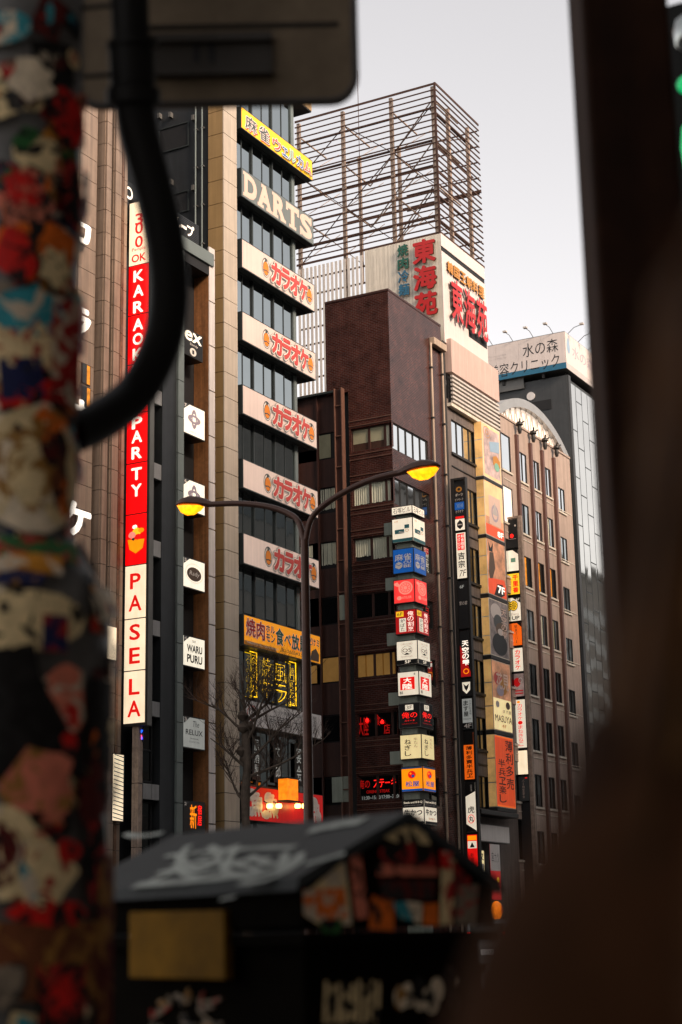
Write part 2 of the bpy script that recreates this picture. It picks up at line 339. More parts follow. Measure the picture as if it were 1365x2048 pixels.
def decorate(par, face, pl, rect, items):
    """items in 0..1 coordinates of the panel: ('t',text,u0,u1,v0,v1,mat,{opts}) ('r',u0,u1,v0,v1,mat) ('d',cu,cv,ru,rv,mat) ('o' ring) ('p',points,mat)"""
    a0, a1, z0, z1 = rect; U = lambda u: a0 + (a1 - a0) * u; Vv = lambda v: z0 + (z1 - z0) * v
    for i, it in enumerate(items):
        d = -0.012 - 0.004 * i; k = it[0]
        if k == 't':
            o = dict(it[7]) if len(it) > 7 else {}
            text_into(MB_ := MB(), face, pl, it[1], U(it[2]), U(it[3]), Vv(it[4]), Vv(it[5]), d=d, **o); nm, m = 'lettering', it[6]; mb = MB_
        elif k == 'r':
            mb = MB().add([fp(face, pl, U(it[1]), Vv(it[3]), d), fp(face, pl, U(it[2]), Vv(it[3]), d), fp(face, pl, U(it[2]), Vv(it[4]), d), fp(face, pl, U(it[1]), Vv(it[4]), d)], [(0, 1, 2, 3)]); nm, m = 'printed_block', it[5]
        elif k == 'd':
            n = 22; mb = MB().add([fp(face, pl, U(it[1] + it[3] * cos(2 * pi * j / n)), Vv(it[2] + it[4] * sin(2 * pi * j / n)), d) for j in range(n)], [tuple(range(n))]); nm, m = 'emblem', it[5]
        elif k == 'o':
            n = 28; t = it[6]; P = []
            for s in (1, 1 - t): P += [fp(face, pl, U(it[1] + it[3] * s * cos(2 * pi * j / n)), Vv(it[2] + it[4] * s * sin(2 * pi * j / n)), d) for j in range(n)]
            mb = MB().add(P, [(j, (j + 1) % n, (j + 1) % n + n, j + n) for j in range(n)]); nm, m = 'emblem', it[5]
        elif k == 'p':
            mb = MB().add([fp(face, pl, U(u), Vv(v), d) for u, v in it[1]], [tuple(range(len(it[1])))]); nm, m = 'printed_block', it[2]
        if mb.v: mb.build(nm, m, par)
def sign(name, label, face, pl, rect, panel, casing='casing_dark', depth=0.25, border=0.05, items=(), group=None, cat='sign', side=None):
    a0, a1, z0, z1 = rect
    t = thing(name, label, cat, fp(face, pl, (a0 + a1) / 2, z0, depth / 2), group)
    fbox(MB_ := MB(), face, pl, a0, a1, z0, z1, 0, depth); MB_.build('casing', casing, t)
    r = (a0 + border, a1 - border, z0 + border, z1 - border)
    fbox(MB_ := MB(), face, pl, *r, -0.008, 0.02); MB_.build('panel', panel, t)
    decorate(t, face, pl, r, items)
    return t

# ================================================================ ground
FX = -42.0
def sheet(name, m, x0, x1, y0, y1, z):
    o = MB().add([(x0, y0, z), (x1, y0, z), (x1, y1, z), (x0, y1, z)], [(0, 1, 2, 3)]).build(name, m); return tag(o, kind='structure')
sheet('ground', 'asphalt', -1500, 1500, -1500, 1500, -0.15)
sheet('road', 'asphalt', -36.5, -5.5, -300, 900, -0.14)
for nm, a, b in (('pavement_far', -62, -36.5), ('pavement_near', -5.2, 40)):
    tag(MB().box(a, b, -200, 500, -0.16, 0.0).build(nm, 'paving'), kind='structure')
tag(MB().box(-36.5, -36.2, -200, 500, -0.16, 0.012).build('kerb_far', 'kerb'), kind='structure')
tag(MB().box(-5.5, -5.2, -200, 500, -0.16, 0.012).build('kerb_near', 'kerb'), kind='structure')
mk = MB()
for k in range(40):
    for x in (-31, -26, -16, -11): mk.add([(x - .07, k * 9, -0.136), (x + .07, k * 9, -0.136), (x + .07, k * 9 + 5, -0.136), (x - .07, k * 9 + 5, -0.136)], [(0, 1, 2, 3)])
tag(mk.build('lane_markings', 'road_white'), kind='structure')
tag(MB().box(-22.0, -14.6, 10, 300, -0.14, 0.02).build('median_strip', 'paving'), kind='structure')

# the row on the near side of the street: behind the camera, it shades the lower storeys and shows in the windows
def opposite(name, label, x0, y0, y1, h, wm, step):
    t = thing(name, label, 'building', ((x0 + x0 + 14) / 2, (y0 + y1) / 2, 0), 'buildings on the near side of the street')
    MB().box(x0, x0 + 14, y0, y1, 0, h).build('wall', wm, t)
    z = 5.0
    while z < h - 3:
        MB().box(x0 - 0.06, x0 - 0.01, y0 + 1.2, y1 - 1.2, z, z + 1.7).build('window_band', 'glass_dark', t); z += step
    MB().box(x0 - 0.35, x0 + 14.2, y0 - 0.1, y1 + 0.1, h, h + 1.0).build('parapet', 'opp_wall', t)
opposite('near_office_block', 'long dark office block behind the camera side pavement', 7, -70, -2, 50, 'opp_wall', 3.7)
opposite('near_office_block', 'paler office block beside the tall one across the street', 7, 0, 46, 54, 'opp_wall_b', 3.9)
opposite('near_office_block', 'tall dark office block facing the brick building', 7, 48, 96, 57, 'opp_wall', 3.6)
opposite('near_office_block', 'long stepped office block facing the far glass tower', 7, 98, 420, 56, 'opp_wall_b', 4.0)

# ================================================================ leftmost building: brown piers and big white katakana
zt = 50
YA1 = onX(250, 900, FX).y
A = thing('pier_fronted_building', 'brown building with tall tiled piers and big white katakana letters', 'building', (-50, 52, 0))
MB().box(-62, FX - 0.75, 40, YA1 - 0.02, 0, zt).build('wall', 'brown_dark', A)
def pier(par, l, r, m, pro, z0, z1, pitch, gap=0.025):
    y0, y1 = onX(l, 900, FX).y, onX(r, 900, FX).y; z = z0
    MB().box(FX - 0.75, FX + pro - 0.06, y0 + .015, y1 - .015, z0, z1).build('pier_core', 'black_gap', par)
    while z < z1 - 0.2:
        block('tile_panel', m, par, FX + pro - 0.08, FX + pro, y0, y1, z, z + pitch - gap)
        block('tile_panel', m, par, FX - 0.70, FX + pro - 0.09, y0 - 0.05, y0 + 0.01, z, z + pitch - gap); z += pitch
pier(A, 90, 137, 'brown_tile', 0.0, 4, 48, 1.06); pier(A, 150, 185, 'brown_tile', 0.0, 4, 48, 1.06)
pier(A, 197, 207, 'brown_tile', 0.22, 4, 48, 1.06); pier(A, 216, 228.5, 'brown_tile', 0.22, 4, 48, 1.06)
pier(A, 234, 239.5, 'copper', 0.1, 4, 44, 1.06); pier(A, 241.5, 249, 'brown_tile', 0.0, 4, 40, 1.06)
for (t, b) in ((724, 766), (769, 811)):
    y0, y1, z0, z1 = rectX(FX + 0.03, 164, t, 181, b + 7)
    w = MB(); fbox(w, 'X', FX + 0.03, y0, y1, z0, z1, 0, 0.06); w = w.build('window', 'casing_dark', A)
    MB().add([fp('X', FX + .04, y0 + .06, z0 + .04), fp('X', FX + .04, (y0 + y1) / 2 + .03, z0 + .04), fp('X', FX + .04, (y0 + y1) / 2 + .03, z1 - .04), fp('X', FX + .04, y0 + .06, z1 - .04)], [(0, 1, 2, 3)]).build('pane', 'glass_mirror', w)
    MB().add([fp('X', FX + .04, (y0 + y1) / 2 + .05, z0 + .04), fp('X', FX + .04, y1 - .04, z0 + .04), fp('X', FX + .04, y1 - .04, z1 - .04), fp('X', FX + .04, (y0 + y1) / 2 + .05, z1 - .04)], [(0, 1, 2, 3)]).build('pane', 'win_amber', w)
L = thing('katakana_sign', 'big white glowing katakana letters running down the brown piers', 'sign', fp('X', FX + .3, 54, 12))
for ch, t, b in (('カ', 428, 496), ('ラ', 612, 684), ('オ', 800, 872), ('ケ', 1010, 1082)):
    y0, y1, z0, z1 = rectX(FX + 0.35, 128, t - 16, 182, b)
    g = MB(); text_into(g, 'X', FX + 0.35, ch, y0, y1, z0, z1, bold=0.045); n0 = len(g.v)
    g.build('channel_letter', 'lit_white', L)
    g2 = MB(); fbox(g2, 'X', FX + 0.35, (y0 + y1) / 2 - .05, (y0 + y1) / 2 + .05, z0 + .2, z1 - .2, 0.02, 0.36); g2.build('bracket', 'casing_dark', L)
r = rectX(FX + 0.25, 226, 1506, 247, 1644)
items = [('p', [(0, v), (1, v - .035), (1, v - .05), (0, v - .015)], 'ink_teal') for v in [i / 16 + .06 for i in range(16)]]
sign('striped_light_panel', 'white glowing panel with thin diagonal stripes below the piers', 'X', FX + 0.25, r, 'lit_cream', items=items, depth=0.2, border=0.03)
sign('plain_light_panel', 'small plain cream panel on the brown piers above the striped panel', 'X', FX + 0.3, rectX(FX + .3, 214, 1250, 233, 1322), 'lit_cream', depth=0.2, border=0.02)

# ================================================================ black building with the red karaoke blade
Yb0, Yb1 = YA1, onX(430, 900, FX).y
zr = onX(425, 497, FX).z
B = thing('black_narrow_building', 'narrow black building with wood reveal and numbered floor signs', 'building', (-50, 61, 0))
MB().box(-62, FX - 0.9, Yb0 + .02, Yb1 - .01, 0, zr - 0.4).build('wall', 'black_wall', B)
yF0, yF1 = onX(355, 900, FX).y, onX(366.5, 900, FX).y
yW = onX(418, 900, FX).y
MB().box(FX - 0.9, FX - 0.06, onX(327, 900, FX).y, yF0 - .004, 0, zr - .9).build('dark_column', 'black_wall', B)
z = 2.0
while z < zr - 1.2:
    block('pilaster_panel', 'teal_metal', B, FX - 0.5, FX + 0.05, yF0, yF1, z, z + 1.72); z += 1.75
MB().box(FX - 0.9, FX - 0.85, yF1, yW, 0, zr - .9).build('recess_back', 'black_gap', B)
for k in range(9):      # wood boards of the reveal
    x0 = FX - 0.84 + k * 0.092; block('wood_board', 'wood', B, x0, x0 + 0.086, yW, yW + 0.06, 2, zr - 0.9)
z = 2.0
while z < zr - 0.1:
    zz = min(z + 2.22, zr + .02); block('edge_panel', 'white_panel', B, FX - 0.05, FX + 0.03, yW + 0.005, Yb1 - .02, z, zz - .03); z += 2.25
MB().box(FX - 0.06, FX - 0.055, yW + .01, Yb1 - .03, 2, zr).build('joint_backing', 'black_gap', B)
MB().box(FX - 0.9, FX - .06, yW + .065, Yb1 - .03, 2, zr - .02).build('reveal_wall', 'black_wall', B)
y0 = onX(345, 460, FX).y
MB().box(FX - 1.0, FX + 0.12, y0 - 3.2, yW + .3, zr - 1.0, zr - 0.35).build('cornice', 'teal_metal', B, 0.02)
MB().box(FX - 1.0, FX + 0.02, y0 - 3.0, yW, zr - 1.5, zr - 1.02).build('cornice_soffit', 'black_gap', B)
sp = [(770, 805), (919, 956), (1075, 1113), (1236, 1273), (1400, 1436), (1567, 1604)]
ys0, ys1 = onX(296, 900, FX).y, onX(327, 900, FX).y
for i, (t, b) in enumerate(sp):
    z1, z0 = onX(299, t, FX).z, onX(299, b - 6, FX).z
    ym = (ys0 + ys1) / 2
    block('spandrel_panel', 'grey_spandrel', B, FX - 0.3, FX - 0.08, ys0, ym - .012, z0, z1); block('spandrel_panel', 'grey_spandrel', B, FX - 0.3, FX - 0.08, ym + .012, ys1 - .02, z0, z1)
    zb = onX(299, sp[i + 1][0], FX).z if i + 1 < len(sp) else z0 - 2.6
    gm = 'window_green' if i < 3 else 'glass_dark'
    w = window(B, 'X', FX - 0.25, ys0 - .4, ys1 - .25, zb + .08, z0 - .08, 1, 'black_gap', gm, 0.1, 0.07, 2)
    if i < 3:
        q = (ys0 + .15, ys1 - .45, zb + .3, z0 - .3); zc = (q[2] + q[3]) / 2
        g = MB()
        for zz in range(7): fbox(g, 'X', FX - 0.25, q[0], q[0] + random.uniform(.3, .7), q[2] + .15 + zz * .14, q[2] + .19 + zz * .14, 0.08, 0.085)
        g.build('window_print', 'ink_grey', w)
        MB().add([fp('X', FX - .25, q[0] + .1 + .12 * cos(a), zc + .75 + .18 * sin(a), .08) for a in [j * pi / 4 for j in range(8)]], [tuple(range(8))]).build('window_print', 'ink_brown', w)
# blade sign
YS = onX(253, 1131, FX).y
bx = lambda px, py: onY(px, py, YS).x
bz = lambda py, px=272: onY(px, py, YS).z
x0, x1 = bx(251.5, 1131), bx(292.5, 1131)
P = thing('vertical_blade_sign', 'tall glowing red and cream blade sign reading karaoke party down the black building', 'sign', ((x0 + x1) / 2, YS + .2, bz(1447)))
MB().box(x0 - .06, x1 + .07, YS + .01, YS + .42, bz(1452), bz(398)).build('casing', 'casing_dark', P)
MB().box(x1 + .075, x1 + .11, YS + .06, YS + .36, bz(1452), bz(398)).build('side_trim', 'casing_grey', P)
edges = [(404, 531, 'lit_cream'), (531, 630, 'lit_red'), (630, 728, 'lit_red'), (728, 827, 'lit_red'), (827, 926, 'lit_red'), (926, 1028, 'lit_red'), (1028, 1130, 'lit_red'), (1130, 1237, 'lit_cream'), (1237, 1341, 'lit_cream'), (1341, 1447, 'lit_cream')]
for t, b, m in edges: MB().box(x0, x1, YS - .01, YS + .02, bz(b) + .025, bz(t) - .025).build('light_panel', m, P)
xc = (x0 + x1) / 2; W_ = x1 - x0
def bl(ch, py, hpx, wd, m, bold=0.03):
    g = MB(); z = bz(py); h = hpx * (bz(1000) - bz(1100)) / 100 / 2
    text_into(g, 'Y', YS, ch, xc - W_ * wd / 2, xc + W_ * wd / 2, z - h, z + h, bold=bold, d=-0.016); g.build('lettering', m, P)
for ch, py in zip('300', (440, 458, 485)): bl(ch, py, 25, .40, 'lit_tred', .012)
bl('People', 500, 9, .70, 'lit_tred', .0); bl('OK', 517, 17, .72, 'lit_tred', .02)
for ch, py in zip('KARAOKE&PARTY', (553, 583, 615, 650, 679, 709, 742, 798, 846, 874, 906, 948, 981)): bl(ch, py, 25, .52, 'lit_letter')
for ch, py in zip('PASELA', (1162, 1206, 1264, 1311, 1373, 1417)): bl(ch, py, 31, .52 if ch != 'A' else .62, 'lit_tred', .02)
g = MB().add([(xc - .40 * W_, YS - .018, bz(1078)), (xc + .42 * W_, YS - .018, bz(1080)), (xc + .34 * W_, YS - .018, bz(1098)), (xc, YS - .018, bz(1107)), (xc - .30 * W_, YS - .018, bz(1098))], [(0, 1, 2, 3, 4)]); g.build('dish_picture', 'lit_orange', P)
for du, py, ru, c in ((-.18, 1070, .18, 'lit_pinkish'), (.05, 1064, .22, 'lit_yellow'), (.26, 1062, .14, 'lit_orange'), (-.05, 1054, .12, 'lit_letter'), (.1, 1074, .16, 'lit_tred'), (-.12, 1078, .08, 'ink_green')):
    MB().add([(xc + du * W_ + ru * W_ * cos(a), YS - .022 - .002 * abs(du), bz(py) + ru * W_ * .8 * sin(a) * random.uniform(.8, 1.1)) for a in [j * pi / 7 for j in range(14)]], [tuple(range(14))]).build('dish_picture', c, P)
# column under the blade and a bit of neon
xa, xb = bx(262, 1500), bx(274.5, 1500)
cp = thing('clad_post', 'slim metal clad post under the red blade sign', 'post', ((xa + xb) / 2, YS + .2, 0))
z = 0.0
for h in (2.6, 2.6, 2.6, 2.6, 1.4):
    MB().box(xa, xb, YS + .1, YS + .4, z, z + h - .03).build('cladding', 'rust_light', cp); z += h
t = thing('neon_sign', 'small blue and pink neon squiggle hanging below the blade sign', 'neon sign', onY(281, 1480, YS + .3))
pt = lambda px, py: onY(px, py, YS + .3)
MB().tube([pt(276, 1455), pt(277, 1478), pt(282, 1466), pt(285, 1460)], .035, 6).build('neon_tube', 'neon_blue', t)
MB().tube([pt(277, 1468), pt(285, 1478), pt(284, 1474)], .03, 6).build('neon_tube', 'neon_blue', t)
MB().tube([pt(274, 1481), pt(280, 1482), pt(284, 1476), pt(283, 1470)], .03, 6).build('neon_tube', 'neon_pink', t)
MB().box(pt(275, 1470).x, pt(286, 1470).x, YS + .36, YS + .4, pt(280, 1484).z, pt(280, 1452).z).build('backing', 'black_gap', t)
# numbered floor signs
FS = FX + 0.02
def floor_sign(num, t, b, panel, items, label, casing='casing_dark'):
    r = rectX(FS, 366, t, 410.5, b + 17)
    p = onX(366, b, FS); r = (r[0], r[1], p.z, r[3])
    it = list(items) + [('p', [(0, 1), (.28, 1), (0, .78)], 'ink_grey'), ('t', num, .03, .13, .87, .98, 'ink_white', dict(bold=.03))]
    return sign('floor_sign', label, 'X', FS, r, panel, casing, 0.8, 0.05, it, 'numbered floor signs on the black building')
plus = [('o', .5, .56, .13, .33, 'ink_lilac', .42), ('o', .5, .55, .30, .15, 'ink_lilac', .5), ('t', 'Laugh at me', .28, .74, .08, .13, 'ink_faint', dict(bold=0))]
floor_sign('7', 801, 864, 'lit_ivory', plus, 'seventh floor white sign with looped cross emblem, above the amber lamp head')
floor_sign('6', 953, 1017, 'lit_ivory', plus, 'sixth floor white sign with looped cross emblem, partly behind the amber lamp head')
floor_sign('5', 1111, 1173, 'lit_ivory', [('d', .5, .5, .34, .24, 'ink_brown'), ('t', 'Rady', .27, .73, .4, .6, 'ink_white', dict(bold=.0, italic=.2)), ('o', .5, .53, .42, .33, 'ink_faint', .03)], 'white lit floor sign numbered 5 with a brown oval emblem')
floor_sign('4', 1268, 1331, 'lit_ivory', [('t', 'BAR', .42, .58, .82, .92, 'ink_grey', dict(bold=.0)), ('t', 'WARU', .16, .88, .48, .74, 'ink_black', dict(bold=.03)), ('t', 'PURU', .16, .88, .12, .40, 'ink_black', dict(bold=.03))], 'white lit floor sign numbered 4 reading bar waru puru')
floor_sign('3', 1430, 1495, 'lit_dim', [('t', 'The', .40, .72, .70, .90, 'ink_grey', dict(bold=0, italic=.3)), ('t', 'RELUX', .10, .90, .42, .60, 'ink_black', dict(bold=.01)), ('t', 'SHISHA', .3, .7, .28, .33, 'ink_grey', dict(bold=0)), ('t', 'COCKTAIL', .25, .75, .17, .22, 'ink_grey', dict(bold=0))], 'grey dimly glowing floor sign numbered 3 reading relux')  # this panel is given a faint glow of its own
floor_sign('2', 1600, 1664, 'casing_dark', [('t', '新', .30, .62, .1, .92, 'lit_orange', dict(bold=.01)), ('t', '宿居', .66, .86, .2, .95, 'neon_red', dict(bold=.01, vertical=True))], 'dark floor sign numbered 2 with glowing orange characters')
r = rectX(FS, 366, 655, 406, 742); r = (r[0], r[1], onX(366, 705, FS).z, onX(366, 652, FS).z)
sign('black_floor_sign', 'black sign with white ex lettering and round beer emblem', 'X', FS, r, 'black_gap', 'casing_dark', .8, .04,
     [('t', 'ex', .05, .95, .58, .98, 'lit_ivory', dict(bold=.02, italic=.1)), ('t', 'Dandy', .35, .75, .40, .52, 'ink_white', dict(bold=0)), ('d', .5, .18, .17, .16, 'ink_white'), ('r', .45, .55, .1, .26, 'ink_black')])
r0 = onX(345, 425, FX - .2); r1 = onX(392, 478, FX - .2)
t = thing('rooftop_letter_sign', 'dark slatted rooftop sign with white katakana above the black building', 'sign', (FX - .4, (r0.y + r1.y) / 2, zr - .3))
yl = onX(247, 400, FX - .2).y; zz0, zz1 = zr - .3, onX(352, 420, FX - .2).z
for k in range(14):
    z = zz0 + (zz1 - zz0) * k / 14; block('slat', 'black_wall', t, FX - .34, FX - .26, yl, r1.y + .35, z, z + (zz1 - zz0) / 14 - .03)
for yy in (yl + .2, (yl + r1.y) / 2, r1.y + .1): MB().box(FX - .5, FX - .36, yy, yy + .1, zr - .5, zz1).build('post', 'black_wall', t)
for ch, a, b in (('O', 250, 266), ('グ', 300, 345), ('ル', 348, 362), ('ー', 363, 374), ('プ', 375, 389)):
    pa, pb = onX(a, 440, FX - .2).y, onX(b, 440, FX - .2).y; g = MB()
    z0, z1 = zz0 + .35, zz1 - .3
    if ch == 'ー': z0, z1 = (z0 + z1) / 2 - .08, (z0 + z1) / 2 + .08
    text_into(g, 'X', FX - .22, ch, pa, pb, z0, z1, bold=.025); g.build('lettering', 'lit_letter', t)

# ================================================================ cream building with the stacked karaoke signs
YK = 66.0; GX = FX - 0.55; TF = FX - 0.15
yg0, yg1 = onX(475.5, 700, TF).y, onX(592, 500, GX).y
xt = onY(417, 600, YK).x
K = thing('cream_sign_building', 'slim cream clad building with dark glass bands and a sign on every floor', 'building', (-50, 70, 0))
KT = 46.5
MB().box(-62, xt - .02, YK + .12, yg1 - .15, 0, KT).build('wall', 'black_wall', K)
MB().box(xt, GX - .12, YK + .1, yg1 - .15, 0, KT).build('core', 'black_gap', K)
MB().box(GX - .12, TF - .05, YK + .1, yg0 - .1, 0, KT).build('corner_core', 'black_gap', K)
pitch = 1.262; z = 3.0; zj = onX(470, 327, TF).z; z = zj - pitch * round((zj - 3) / pitch)
while z < KT:
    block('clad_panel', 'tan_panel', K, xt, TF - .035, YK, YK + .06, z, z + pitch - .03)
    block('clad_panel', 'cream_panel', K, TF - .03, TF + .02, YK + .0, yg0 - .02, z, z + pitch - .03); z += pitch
MB().box(xt + .6, TF - .04, YK + .062, YK + .09, 3, KT).build('joint_backing', 'black_gap', K)
# black flank: pipes, vents
for px in (394, 407):
    a = onY(px, 400, YK + .1)
    MB().tube([(a.x, YK - .02, zr - 2), (a.x, YK - .02, KT)], .045, 8).build('pipe', 'teal_metal', K)
    for k in range(6): MB().box(a.x - .09, a.x + .09, YK - .05, YK + .12, zr + 1 + k * 2.1, zr + 1.06 + k * 2.1).build('pipe_clamp', 'casing_grey', K)
for (l, tp, rr, bt) in ((316, 258, 376, 290), (345, 386, 376, 420)):
    x0, x1, z0, z1 = rectY(YK, l, tp, rr, bt); g = MB()
    for q in ((x0, x1, z0, z0 + .06), (x0, x1, z1 - .06, z1)): g.box(q[0], q[1], YK + .06, YK + .12, q[2], q[3])
    for q in (x0, x1 - .06): g.box(q, q + .06, YK + .06, YK + .12, z0 + .06, z1 - .06)
    v = g.build('vent', 'teal_dark', K); MB().box(x0 + .06, x1 - .06, YK + .1, YK + .12, z0 + .06, z1 - .06).build('louvre', 'black_gap', v)
for px, py in ((322, 236), (344, 234), (390, 240), (345, 368), (390, 380)):
    a = onY(px, py, YK + .1); MB().box(a.x - .07, a.x + .07, YK - .12, YK + .12, a.z - .08, a.z + .2).build('wall_light', 'casing_grey', K)
# the signs
SIG = [  # left-edge top and bottom of each sign face in the photo, right-edge bottom
    ('mah', 214, 257), ('dar', 336, 393), ('k', 477, 535), ('k', 622, 680), ('k', 768, 827), ('k', 916, 975), ('k', 1066, 1128), ('yak', 1228, 1290), ('man', 1398, 1450), ('red', 1570, 1640)]
ys0, ys1 = onX(484, 535, FX).y, onX(630, 626, FX).y
rows = []
for k, t, b in SIG: rows.append((k, onX(485 if t < 1000 else 490, t, FX).z, onX(485 if t < 1000 else 490, b, FX).z))
ord_ = ['topmost', 'second from the top', 'middle', 'fourth from the top', 'lowest']
ki = 0
def bell(u, v):
    return [('d', u, v, .052, .36, 'ink_grey'), ('d', u, v - .01, .047, .325, 'ink_white'), ('d', u, v - .03, .040, .27, 'ink_grey'), ('d', u, v - .03, .036, .245, 'ink_orange'),
            ('p', [(u - .034, v - .12), (u, v - .08), (u + .034, v - .12), (u + .034, v - .16), (u, v - .12), (u - .034, v - .16)], 'ink_grey'), ('d', u, v + .28, .014, .06, 'ink_grey')]
for i, (k, z1, z0) in enumerate(rows):
    rect = (ys0, ys1, z0, z1)
    # floor slab / balcony behind each sign and the glass band below it
    MB().box(GX - 1.3, FX - .42, yg1 + .0, ys1 - .03, z0 - .02, z0 + .12).build('balcony_slab', 'black_gap', K)
    MB().box(GX - .1, FX - .42, yg0 + .0, yg1 + .0, z0 - .02, z1 + .06).build('spandrel', 'teal_dark', K)
    MB().box(GX - 1.3, GX - 1.2, yg1, ys1 - .3, z0 + .12, z0 + 1.2).build('balcony_back', 'black_gap', K)
    if i < 7:
        for q in range(5): MB().box(GX - .9 + q * .16, GX - .87 + q * .16, ys1 - .35, ys1 - .31, z1, z1 + random.uniform(.3, .6)).build('railing_bar', 'black_gap', K)
    nm, gp = 'fascia_sign', None
    if k == 'mah':
        it = []
        for dx, m in ((.0, 'ink_red'),): pass
        chars = [('麻', .05, .20, 'ink_grey'), ('雀', .23, .37, 'ink_grey'), ('ウ', .42, .53, 'ink_rose'), ('ェ', .55, .63, 'ink_blue'), ('ル', .64, .74, 'ink_mint'), ('カ', .755, .85, 'ink_blue'), ('ム', .865, .965, 'ink_rose')]
        for ch, a, b, m in chars:
            lo, hi = (.12, .82) if ch in '麻雀' else (.14, .72)
            if ch == 'ェ': lo, hi = .14, .58
            it += [('t', ch, a + .006, b + .006, lo - .04, hi - .04, 'ink_red' if m == 'ink_grey' else 'ink_grey', dict(bold=.075, box=.0)), ('t', ch, a, b, lo, hi, 'ink_white', dict(bold=.06, box=.0)), ('t', ch, a, b, lo, hi, m, dict(bold=.012, box=.0))]
        sign(nm, 'yellow sign with multicoloured mahjong lettering at the top of the cream building', 'X', FX, rect, 'ink_yellow_panel', 'teal_dark', .4, .05, it)
    elif k == 'dar':
        s = sign(nm, 'grey sign with large pale slab lettering reading darts', 'X', FX, rect, 'dart_panel', 'teal_dark', .4, .04)
        a0, a1 = ys0 + .12, ys1 - .12; w = (a1 - a0) / 5; h0, h1 = z0 + .13, z1 - .12; H = h1 - h0
        g = MB()
        for j, ch in enumerate('DARTS'):
            l = a0 + j * w + .06; rr = a0 + (j + 1) * w - .06; text_into(g, 'X', FX, ch, l + (.08 if ch in 'DR' else 0), rr, h0, h1, bold=.05, d=-.014)
            sf = lambda p, q, zlo, zhi: g.add([fp('X', FX, p, zlo, -.014), fp('X', FX, q, zlo, -.014), fp('X', FX, q, zhi, -.014), fp('X', FX, p, zhi, -.014)], [(0, 1, 2, 3)])
            t_ = H * .13; d = rr - l
            if ch in 'DR': sf(l - .02, l + .45 * d, h0 - .003, h0 + t_); sf(l - .02, l + .4 * d, h1 - t_, h1 + .003)
            if ch in 'AR': sf(rr - .38 * d, rr + .07, h0 - .003, h0 + t_)
            if ch == 'A': sf(l - .06, l + .42 * d, h0 - .003, h0 + t_); sf(l + .25 * d, l + .6 * d, h1 - t_, h1 + .003)
            if ch == 'T': sf(l + .22 * d, rr - .22 * d, h0 - .003, h0 + t_); sf(l - .03, l + .13 * d, h1 - .34 * H, h1); sf(rr - .13 * d, rr + .03, h1 - .34 * H, h1)
            if ch == 'S': sf(l, l + .12 * d, h0 + .0, h0 + .36 * H); sf(rr - .16 * d, rr - .04 * d, h1 - .34 * H, h1)
        g.build('lettering', 'ink_pink', s)
    elif k == 'k':
        it = bell(.31, .5) + bell(.92, .5)
        for bold, m in ((.125, 'ink_grey'), (.105, 'ink_white'), (.05, 'ink_rose')):
            for ch, a, b in (('カ', .375, .50), ('ラ', .515, .625), ('オ', .635, .755), ('ケ', .765, .875)): it.append(('t', ch, a, b, .13, .85, m, dict(bold=bold, box=.02)))
        sign(nm, f'white sign with red karaoke lettering, {ord_[ki]} of the five alike', 'X', FX, rect, 'lit_signwhite', 'teal_dark', .4, .05, it, 'five alike white karaoke signs'); ki += 1
    elif k == 'yak':
        it = [('r', 0, .40, .0, .14, 'ink_gold')]
        for ch, a, b, lo, hi, m in (('焼', .02, .135, .32, .92, 'ink_red'), ('肉', .15, .25, .30, .90, 'ink_red'), ('ホル', .265, .38, .62, .88, 'ink_grey'), ('モン', .265, .38, .30, .56, 'ink_grey'), ('食', .39, .49, .28, .86, 'ink_green'), ('べ', .50, .585, .36, .72, 'ink_green'), ('放', .595, .695, .26, .80, 'ink_green'), ('題', .705, .80, .24, .80, 'ink_green'), ('だけミ', .82, .97, .58, .84, 'ink_grey')):
            it += [('t', ch, a, b, lo, hi, 'ink_white', dict(bold=.06, box=.0)), ('t', ch, a, b, lo, hi, m, dict(bold=.018, box=.0))]
        it += [('t', 'YAKINIKU ALL YOU CAN EAT', .01, .42, .04, .12, 'ink_white', dict(bold=.0)), ('t', '全120品¥3,980', .44, .80, .05, .20, 'ink_grey', dict(bold=.01)),
               ('p', [(.84, .03), (.96, .03), (.965, .3), (.92, .5), (.86, .36)], 'ink_brown')]
        sign(nm, 'orange barbecue sign with red and green characters and a price line', 'X', FX, rect, 'ink_orange_panel', 'teal_dark', .4, .05, it)
    elif k == 'man':
        it = [('t', '新宿萬太郎', .30, .80, .14, .60, 'ink_black', dict(bold=-.005)), ('t', 'パート店 歌舞伎店', .36, .72, .70, .84, 'ink_grey', dict(bold=0)), ('o', .09, .5, .06, .33, 'ink_rose', .1), ('t', '居酒屋酒場', .875, .93, .1, .9, 'ink_black', dict(bold=-.01, vertical=True))]
        sign(nm, 'plain off white sign with thin black brush characters behind the bare tree', 'X', FX, rect, 'sign_white', 'casing_grey', .4, .03, it)
    else:
        it = [('d', u, v, ru, rv, 'ink_white') for u, v, ru, rv in ((.08, .75, .06, .2), (.16, .45, .05, .22), (.07, .25, .05, .15), (.28, .7, .05, .2), (.36, .4, .05, .2), (.25, .2, .05, .14), (.88, .7, .05, .22), (.93, .3, .04, .2))]
        it += [('t', '魚', .05, .22, .1, .9, 'ink_white', dict(bold=.03)), ('t', '魚', .24, .40, .1, .9, 'ink_white', dict(bold=.03)), ('t', '魚', .82, .96, .1, .9, 'ink_white', dict(bold=.03))]
        sign(nm, 'red sign with white splashed characters above the ground floor', 'X', FX, rect, 'lit_maroon', 'casing_dark', .4, .03, it)
